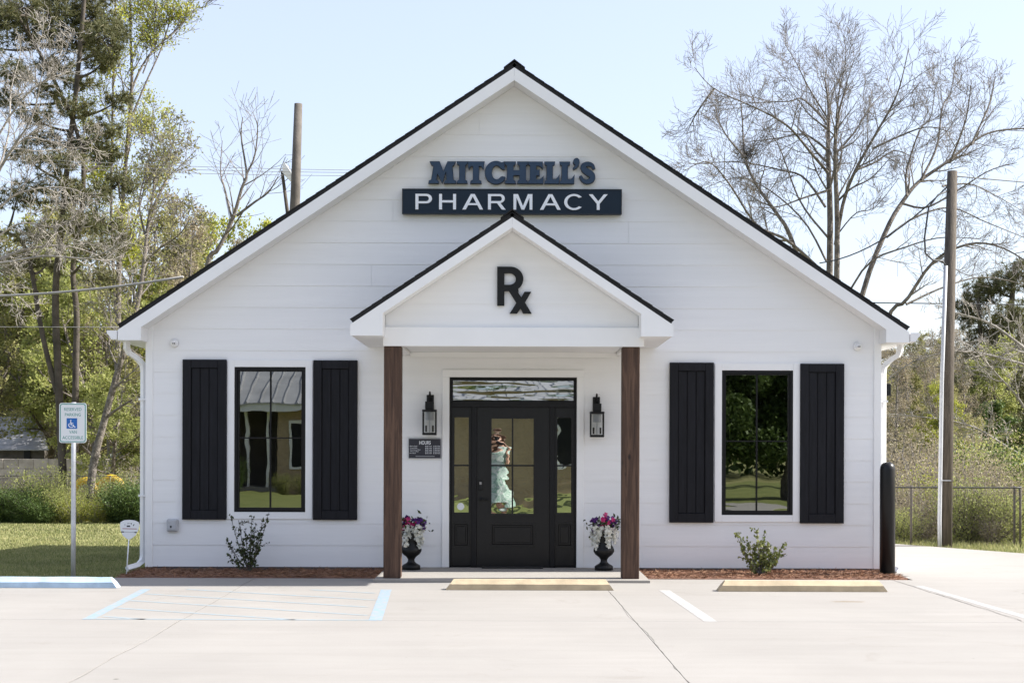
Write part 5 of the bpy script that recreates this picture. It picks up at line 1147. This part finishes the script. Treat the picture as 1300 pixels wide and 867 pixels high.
rng = np.random.default_rng(61); c = []
for k in range(110):
    x = rng.uniform(-70, 70); y = rng.uniform(-85, -64); h = rng.uniform(8, 13); n = 500
    v = rng.normal(size=(n, 3)); v /= np.linalg.norm(v, axis=1, keepdims=True); c.append(np.array([x, y, h * .45]) + v * rng.uniform(0.2, 1, (n, 1)) ** .5 * [3.4, 3.4, h * .5])
tag(mk('far_woods', leaves_me(np.concatenate(c), 0.6, rng, aspect=.7), 'leaf_dark'), kind='stuff')
# hedge shrubs on the left, undergrowth and fence vines on the right
def shrub_proto(seed, mat, n, size, bark='bark_dark'):
    rng = np.random.default_rng(seed); T = Tubes(); tips = []
    for k in range(48):
        a = rng.uniform(0, 2 * math.pi); d = unit(np.array([math.cos(a) * rng.uniform(.1, .7), math.sin(a) * rng.uniform(.1, .7), 1])); L = rng.uniform(.6, 1.05)
        p = np.array([0.05 * math.cos(a), 0.05 * math.sin(a), -0.03]); pts = [p]
        for i in range(5): d = unit(d + rng.normal(size=3) * .18); p = p + d * L / 5; pts.append(p)
        T.add(pts, np.linspace(.012, .003, 6), 4); tips += pts[1:]
    tips = np.array(tips); c = tips[rng.integers(0, len(tips), n)] + rng.normal(size=(n, 3)) * [.10, .10, .08]; c[:, 2] = np.abs(c[:, 2])
    a = T.mesh(); a.materials.append(MATS[bark]); b_ = leaves_me(c, size, rng, aspect=.5); b_.materials.append(MATS[mat]); return a, b_
SHP = {'dark': shrub_proto(1, 'leaf_dark', 12000, .042), 'spring': shrub_proto(2, 'leaf_spring', 7000, .034), 'yellow': shrub_proto(3, 'leaf_yellow', 5500, .032, 'bark_brown'), 'brown': shrub_proto(4, 'leaf_brown', 6000, .028, 'bark_brown')}
sc = [0]
def shrub(kind, px, ytop, Y, wide, label, group):
    x = X(px, Y); z = zg(x, Y); h = Z(ytop, Y) - z; sc[0] += 1
    e = empty('hedge_shrub', (x, Y, z), label, 'shrub', group); MADE.append((e, kind, px, LB[kind])); e.rotation_euler = (0, 0, sc[0] * 1.7); e.scale = (h * wide, h * wide, h)
    for n_, m in zip(('stems', 'leaves'), SHP[kind]):
        o = bpy.data.objects.new(n_, m); COL.objects.link(o); o.parent = e
HG = 'hedge shrubs along the left lawn'; LB = {'dark': 'dark green shrub', 'spring': 'bright green shrub', 'yellow': 'yellow green weedy shrub', 'brown': 'brown dry twiggy shrub'}
for k, px, yt, Y, w in (('dark', 5, 622, 26.5, 1.3), ('dark', 32, 618, 26.2, 1.1), ('spring', 58, 590, 27.0, .9), ('dark', 50, 634, 26.0, 1.4), ('spring', 78, 615, 26.4, 1.1), ('yellow', 98, 628, 26.0, 1.2), ('yellow', 122, 632, 26.2, 1.2), ('dark', 168, 610, 26.3, 1.0), ('dark', 150, 618, 26.6, 1.0), ('spring', 140, 600, 27.4, .9), ('brown', 178, 590, 28, 1), ('brown', 20, 606, 29.5, 1.0), ('spring', -15, 618, 27, 1.1), ('dark', -35, 618, 26.5, 1.2), ('brown', 130, 600, 30, 1.0), ('dark', 188, 612, 26.2, 1.0), ('brown', 45, 600, 33, 1.0), ('brown', 85, 598, 32, 1.0), ('spring', 135, 585, 36, 1.0)):
    shrub(k, px, yt, Y, w, LB[k] + ' in the hedge line along the left lawn', HG)
relabel('in the hedge along the left lawn')
UG = 'undergrowth behind the right fence'
for k, px, yt, Y, w in (('spring', 1145, 640, 6.3, 1.2), ('brown', 1140, 590, 8.0, 1.1), ('brown', 1172, 612, 7.0, 1.0), ('yellow', 1185, 590, 8.5, 1.0), ('spring', 1222, 600, 6.2, .9), ('brown', 1245, 592, 6.4, .9), ('brown', 1250, 575, 8.0, .9), ('spring', 1265, 615, 6.0, 1.0), ('brown', 1230, 570, 9.0, 1.0), ('brown', 1275, 585, 7.5, .9), ('brown', 1260, 640, 5.9, 1.1), ('spring', 1285, 625, 6.2, 1.0), ('brown', 1160, 570, 10.5, 1.0), ('brown', 1210, 560, 11, 1.0), ('brown', 1125, 620, 7.2, 1.0), ('yellow', 1310, 600, 8, 1.2), ('dark', 1255, 560, 13, 1.0), ('brown', 1190, 545, 13, 1.0), ('brown', 1240, 540, 15, 1.0), ('brown', 1150, 545, 15, 1.0), ('spring', 1290, 560, 14, 1.2), ('brown', 1130, 540, 16, 1.1), ('spring', 1236, 555, 12, .8)):
    shrub(k, px, yt, Y, w, LB[k] + ' in the undergrowth behind the right fence', UG)
relabel('in the undergrowth behind the right fence')

# grass blades
rng = np.random.default_rng(70)
def blades(name, n, fx, fy, h, mat, keep=None):
    x = rng.uniform(*fx, n); y = rng.uniform(0, 1, n) ** 1.4 * (fy[1] - fy[0]) + fy[0]
    if keep is not None: m = keep(x, y); x, y = x[m], y[m]
    z = np.array([zg(a, b_) for a, b_ in zip(x, y)]); n = len(x); a = rng.uniform(0, 2 * np.pi, n); hh_ = h * rng.uniform(.5, 1.2, n); w = 0.006 + 0.0006 * (y + 2)
    u = np.stack([np.cos(a) * w, np.sin(a) * w, np.zeros(n)], 1); b0 = np.stack([x, y, z - .01], 1); tip = b0 + np.stack([rng.normal(size=n) * h * .35, rng.normal(size=n) * h * .35, hh_ + .01], 1)
    V = np.stack([b0 - u, b0 + u, tip], 1).reshape(-1, 3); tag(mk(name, me_np(V, np.arange(n * 3).reshape(n, 3)), mat), kind='stuff')
blades('lawn_grass', 60000, (-9.5, -4.63), (-1.12, 9), 0.035, 'grass_blade')
blades('lawn_grass_far', 30000, (-17, -5.2), (9, 27), 0.05, 'grass_blade')
blades('verge_grass', 14000, (4.8, 9.5), (1.9, 7.5), 0.09, 'grass_blade', lambda x, y: y > 5.15 - 1.5 * (x - 6.2))

# ------------------------------------------------------------------ across the street (seen mirrored in the glass)
HY = -35.0
hb = empty('brick_house', (-3.5, HY, -0.06), 'tan brick ranch house with grey metal roof mirrored in the door and left window', 'house')
def hbx(nm, a, b_, c, d, e_, f, m, p=hb): return box(nm, a, b_, c, d, e_, f, m, p, 0.0)
hbx('wall', -8.9, 3.6, HY - 7, HY, -0.1, 2.95, 'tan_brick'); hbx('wall', -15, -12.6, HY - 7, HY - 0.02, -0.1, 2.95, 'tan_brick')
hbx('wall', -12.59, -8.91, HY - 7, HY - 2.2, -0.1, 2.95, 'old_wood'); hbx('porch_floor', -12.59, -8.91, HY - 2.19, HY, -0.1, 0.12, 'concrete_walk')
for x in (-12.2, -9.97, -9.25): hbx('porch_post', x - .05, x + .05, HY - .15, HY - .05, .12, 2.9, 'white_paint')
hbx('eave_board', -15.4, 4.0, HY + 0.5, HY + 0.55, 2.86, 3.12, 'white_paint'); hbx('eave_soffit', -15.4, 4.0, HY + 0.02, HY + 0.49, 2.955, 2.98, 'white_paint')
V = [(-15.5, HY + .6, 3.13), (4.1, HY + .6, 3.13), (4.1, HY - 3.5, 5.2), (-15.5, HY - 3.5, 5.2), (-15.5, HY - 7.6, 3.13), (4.1, HY - 7.6, 3.13)]
hr = mk('roof', me_py(V + [(a, b_, c - 0.05) for a, b_, c in V], [(0, 1, 2, 3), (3, 2, 5, 4), (9, 8, 7, 6), (10, 11, 8, 9), (0, 6, 7, 1), (1, 7, 8, 2), (2, 8, 11, 5), (5, 11, 10, 4), (4, 10, 9, 3), (3, 9, 6, 0)]), 'tin_roof', hb)
ribm = me_py([(-.02, 0, 0), (.02, 0, 0), (.02, -4.1, 2.07), (-.02, -4.1, 2.07), (-.02, 0, .06), (.02, 0, .06), (.02, -4.1, 2.13), (-.02, -4.1, 2.13)], [(0, 1, 2, 3), (7, 6, 5, 4), (0, 4, 5, 1), (1, 5, 6, 2), (2, 6, 7, 3), (3, 7, 4, 0)]); ribm.materials.append(MATS['tin_roof'])
for k in range(44):
    o = bpy.data.objects.new('roof_rib', ribm); COL.objects.link(o); o.parent = hr; o.location = Vector((-15.3 + .45 * k, HY + .6, 3.128)) - wloc(hr)
def hwin(a, b_, c, d):
    w = hbx('window', a, b_, HY + .002, HY + .03, c, d, 'iron')
    frame('window_frame', a - .1, b_ + .1, c - .1, d + .1, .1, HY + .05, HY + .001, 'white_paint', w); box('window_bar', (a + b_) / 2 - .02, (a + b_) / 2 + .02, HY + .031, HY + .04, c, d, 'white_paint', w)
hwin(-8.35, -7.35, .9, 2.45); hwin(-5.2, -4.2, .9, 2.3); hwin(1.75, 2.75, 1.0, 2.4); 
hbx('door', -11.9, -11.0, HY - 2.18, HY - 2.14, .12, 2.15, 'white_paint')
rt_ = np.random.default_rng(90)
for kx, ky, h, w_, zb_, lab in ((6.6, -29.0, 6.2, .62, .5, 'broad dark evergreen mirrored in the right window, nearest the path'), (9.3, -29.6, 6.6, .62, .1, 'broad dark evergreen mirrored in the right window, middle of the row'), (12.2, -30, 7.2, .6, 0, 'broad dark evergreen at the far end of the row across the street')):
    e = tree_root('evergreen_tree', (kx, ky, -0.06), lab, 'evergreens across the street')
    o = tube('trunk', [(kx, ky, -.1), (kx + .05, ky, 1.0), (kx, ky, 2.5)], [.2, .17, .1], 'bark_grey', e)
    rv = np.random.default_rng(int(kx * 10)); cl = []
    for q in range(26):
        c0 = np.array([kx, ky, zb_ + .4 + h * .5]) + rv.uniform(-1, 1, 3) * [1.35, 1.2, h * .42]; v = rv.normal(size=(900, 3)); v /= np.linalg.norm(v, axis=1, keepdims=True); cl.append(c0 + v * rv.uniform(.2, 1, (900, 1)) ** .4 * [.75, .75, .65])
    cl = np.concatenate(cl); cl = cl[cl[:, 2] > zb_ + .15]; mk('crown', leaves_me(cl, .15, rv, aspect=.55), 'leaf_dark', e)
for k, (kx, ky, h) in enumerate(((5, -48, 11), (16, -45, 12), (-4, -50, 10), (-18, -48, 12), (24, -44, 12))):
    e = tree_root('leafy_tree', (kx, ky, -0.06), ('leafy tree behind the right end of the brick house', 'leafy tree behind the evergreens across the street', 'leafy tree behind the middle of the brick house', 'leafy tree behind the porch end of the brick house', 'leafy tree farthest along the street past the evergreens')[k], 'trees behind the brick house'); e.scale = (h / 9.6 * 1.1,) * 3; e.rotation_euler = (0, 0, k)
    for n_, m in zip(('trunk', 'branches', 'crown'), PR['spring'][k % 2]): o = bpy.data.objects.new(n_, m); COL.objects.link(o); o.parent = e
for k, (kx, h) in enumerate(((-10.6, 1.3), (-8.6, .75), (-7.9, .65), (-.9, .0))):
    if h <= 0: continue
    e = empty('hedge_shrub', (kx, HY + .7, -.06), ('dark shrub beside the porch of the brick house', 'low shrub at the porch pier of the brick house', 'low shrub under the window of the brick house')[k], 'shrub', 'shrubs along the brick house'); e.scale = (h, h * .6, h)
    for n_, m in zip(('stems', 'leaves'), SHP['dark'] if k == 0 else SHP['spring']): o = bpy.data.objects.new(n_, m); COL.objects.link(o); o.parent = e
m, nt, b = newmat('far_lawn'); v = coords(nt)
c = ramp(nt, noise(nt, v, 0.8, 6, 0.65), [(0.3, (0.11, 0.135, 0.04)), (0.7, (0.20, 0.21, 0.075))]); nt.links.new(c, b.inputs['Base Color']); b.inputs['Roughness'].default_value = 0.95; b.inputs['Specular IOR Level'].default_value = 0.1
tag(slab_poly('front_lawn', [(-26, -55), (26, -55), (26, -17.55), (-26, -17.55)], -0.4, -0.05, 'far_lawn'), kind='structure')
pth = slab_poly('garden_path', [(4.6, -20), (6.6, -19), (8.0, -22), (7.6, -25), (6.0, -27), (5.0, -26.5), (6.4, -24.5), (6.6, -22.5)], -0.2, -0.03, 'concrete_walk'); tag(pth, kind='structure')

# the photographer, seen only as a reflection in the door glass
PXp, PYp = -0.27, -17.62
per = empty('person', (PXp, PYp, 0.0), 'person in a pale green patterned dress holding a camera up, mirrored in the door glass', 'person')
def skin_mesh(name, nodes, edges, mat, root=0, sub=2):
    m = bpy.data.meshes.new(name); m.from_pydata([n[:3] for n in nodes], edges, []); o = bpy.data.objects.new(name, m); COL.objects.link(o); o.parent = per
    o.modifiers.new('skin', 'SKIN'); 
    if not m.skin_vertices: bpy.context.view_layer.objects.active = o; 
    for v, n in zip(m.skin_vertices[0].data, nodes): v.radius = (n[3], n[4] if len(n) > 4 else n[3]); v.use_root = False
    m.skin_vertices[0].data[root].use_root = True
    s = o.modifiers.new('sub', 'SUBSURF'); s.levels = sub; s.render_levels = sub; m.materials.append(MATS[mat]); m.polygons.foreach_set('use_smooth', [True] * len(m.polygons)); o.modifiers['skin'].use_smooth_shade = True
    return o
nd = [(0, 0, .95, .15, .11), (0, 0, 1.12, .125, .095), (0, 0, 1.30, .15, .10), (0, 0, 1.42, .06, .055), (0, 0.01, 1.48, .05), (0, .02, 1.56, .075, .09), (0, .015, 1.64, .07, .085)]
ed = [(0, 1), (1, 2), (2, 3), (3, 4), (4, 5), (5, 6)]
for s in (-1, 1):
    i = len(nd); nd += [(s * .09, 0, .86, .095), (s * .095, .01, .48, .062), (s * .095, -.02, .30, .056), (s * .095, -.01, .09, .036), (s * .10, .12, .03, .032)]; ed += [(0, i), (i, i + 1), (i + 1, i + 2), (i + 2, i + 3), (i + 3, i + 4)]
    j = len(nd); nd += [(s * .17, 0, 1.37, .055), (s * .27, .04, 1.16, .043), (s * .17, .20, 1.40, .032), (s * .11, .23, 1.50, .028, .018), (s * .09, .24, 1.55, .03, .016)]; ed += [(2, j), (j, j + 1), (j + 1, j + 2), (j + 2, j + 3), (j + 3, j + 4)]
    for f in range(5):
        k = len(nd); a = -1.2 + .55 * f; ln = (.045, .058, .062, .057, .045)[f] if f else .045
        nd += [(s * (.085 - .02 * math.sin(a) * .6), .245 + .006 * f, 1.55 + .02 * math.cos(a), .0085), (s * (.075 - .03 * abs(math.sin(a))), .262, 1.56 + ln * .45 * math.cos(a), .008), (s * .05, .262, 1.56 + ln * .6 * math.cos(a), .0075)]; ed += [(j + 4, k), (k, k + 1), (k + 1, k + 2)]
skin_mesh('body', nd, ed, 'skin')
dp = [(.0, 1.405), (.10, 1.40), (.185, 1.375), (.175, 1.28), (.165, 1.18), (.135, 1.08), (.17, .98), (.215, .80), (.255, .60), (.30, .38), (.315, .33), (.30, .33)]
V = []; seg = 36
for i, (r, z) in enumerate(dp):
    for k in range(seg):
        a = 2 * math.pi * k / seg; fold = 1 + (.07 * math.sin(7 * a + i * .3) if z < .95 else 0); V.append((r * fold * math.cos(a), r * .72 * fold * math.sin(a), z))
Fc = [(i * seg + k, i * seg + (k + 1) % seg, (i + 1) * seg + (k + 1) % seg, (i + 1) * seg + k) for i in range(len(dp) - 1) for k in range(seg)]
d_ = bpy.data.objects.new('dress', me_py(V, Fc)); COL.objects.link(d_); d_.parent = per; d_.data.materials.append(MATS['dress_cloth']); d_.data.polygons.foreach_set('use_smooth', [True] * len(d_.data.polygons))
for s in (-1, 1):
    T = Tubes(); T.add([(s * .15, 0, 1.37), (s * .20, .01, 1.32), (s * .245, .03, 1.24)], [.075, .085, .08], 14); o = bpy.data.objects.new('sleeve', T.mesh()); COL.objects.link(o); o.parent = per; o.data.materials.append(MATS['dress_cloth'])
hm = lathe_me([(0.0, 0.12), (.05, .115), (.09, .08), (.108, .03), (.11, -.05), (.115, -.15), (.11, -.25), (.08, -.30), (0, -.30)], (0, 0, 0), 20)
for v in hm.vertices:
    if v.co.y > .03 and v.co.z < .06: v.co.y = .03 - (v.co.y - .03) * .2
h_ = bpy.data.objects.new('hair', hm); COL.objects.link(h_); h_.parent = per; h_.location = (0, -.015, 1.62); hm.materials.append(MATS['hair']); hm.polygons.foreach_set('use_smooth', [True] * len(hm.polygons))
cmx = empty('handheld_camera', (PXp, PYp + .20, 1.53), 'black camera held up to the face by the mirrored person', 'camera')
box('camera_body', PXp - .06, PXp + .06, PYp + .16, PYp + .21, 1.50, 1.59, 'iron', cmx, .008)
m = lathe_me([(0, 0), (.036, 0), (.038, .07), (.034, .085), (.02, .086), (0, .08)], seg=18); m.transform(Matrix.Translation((PXp, PYp + .211, 1.54)) @ Matrix.Rotation(math.radians(-90), 4, 'X')); mk('lens', m, 'iron', cmx, smooth=True)
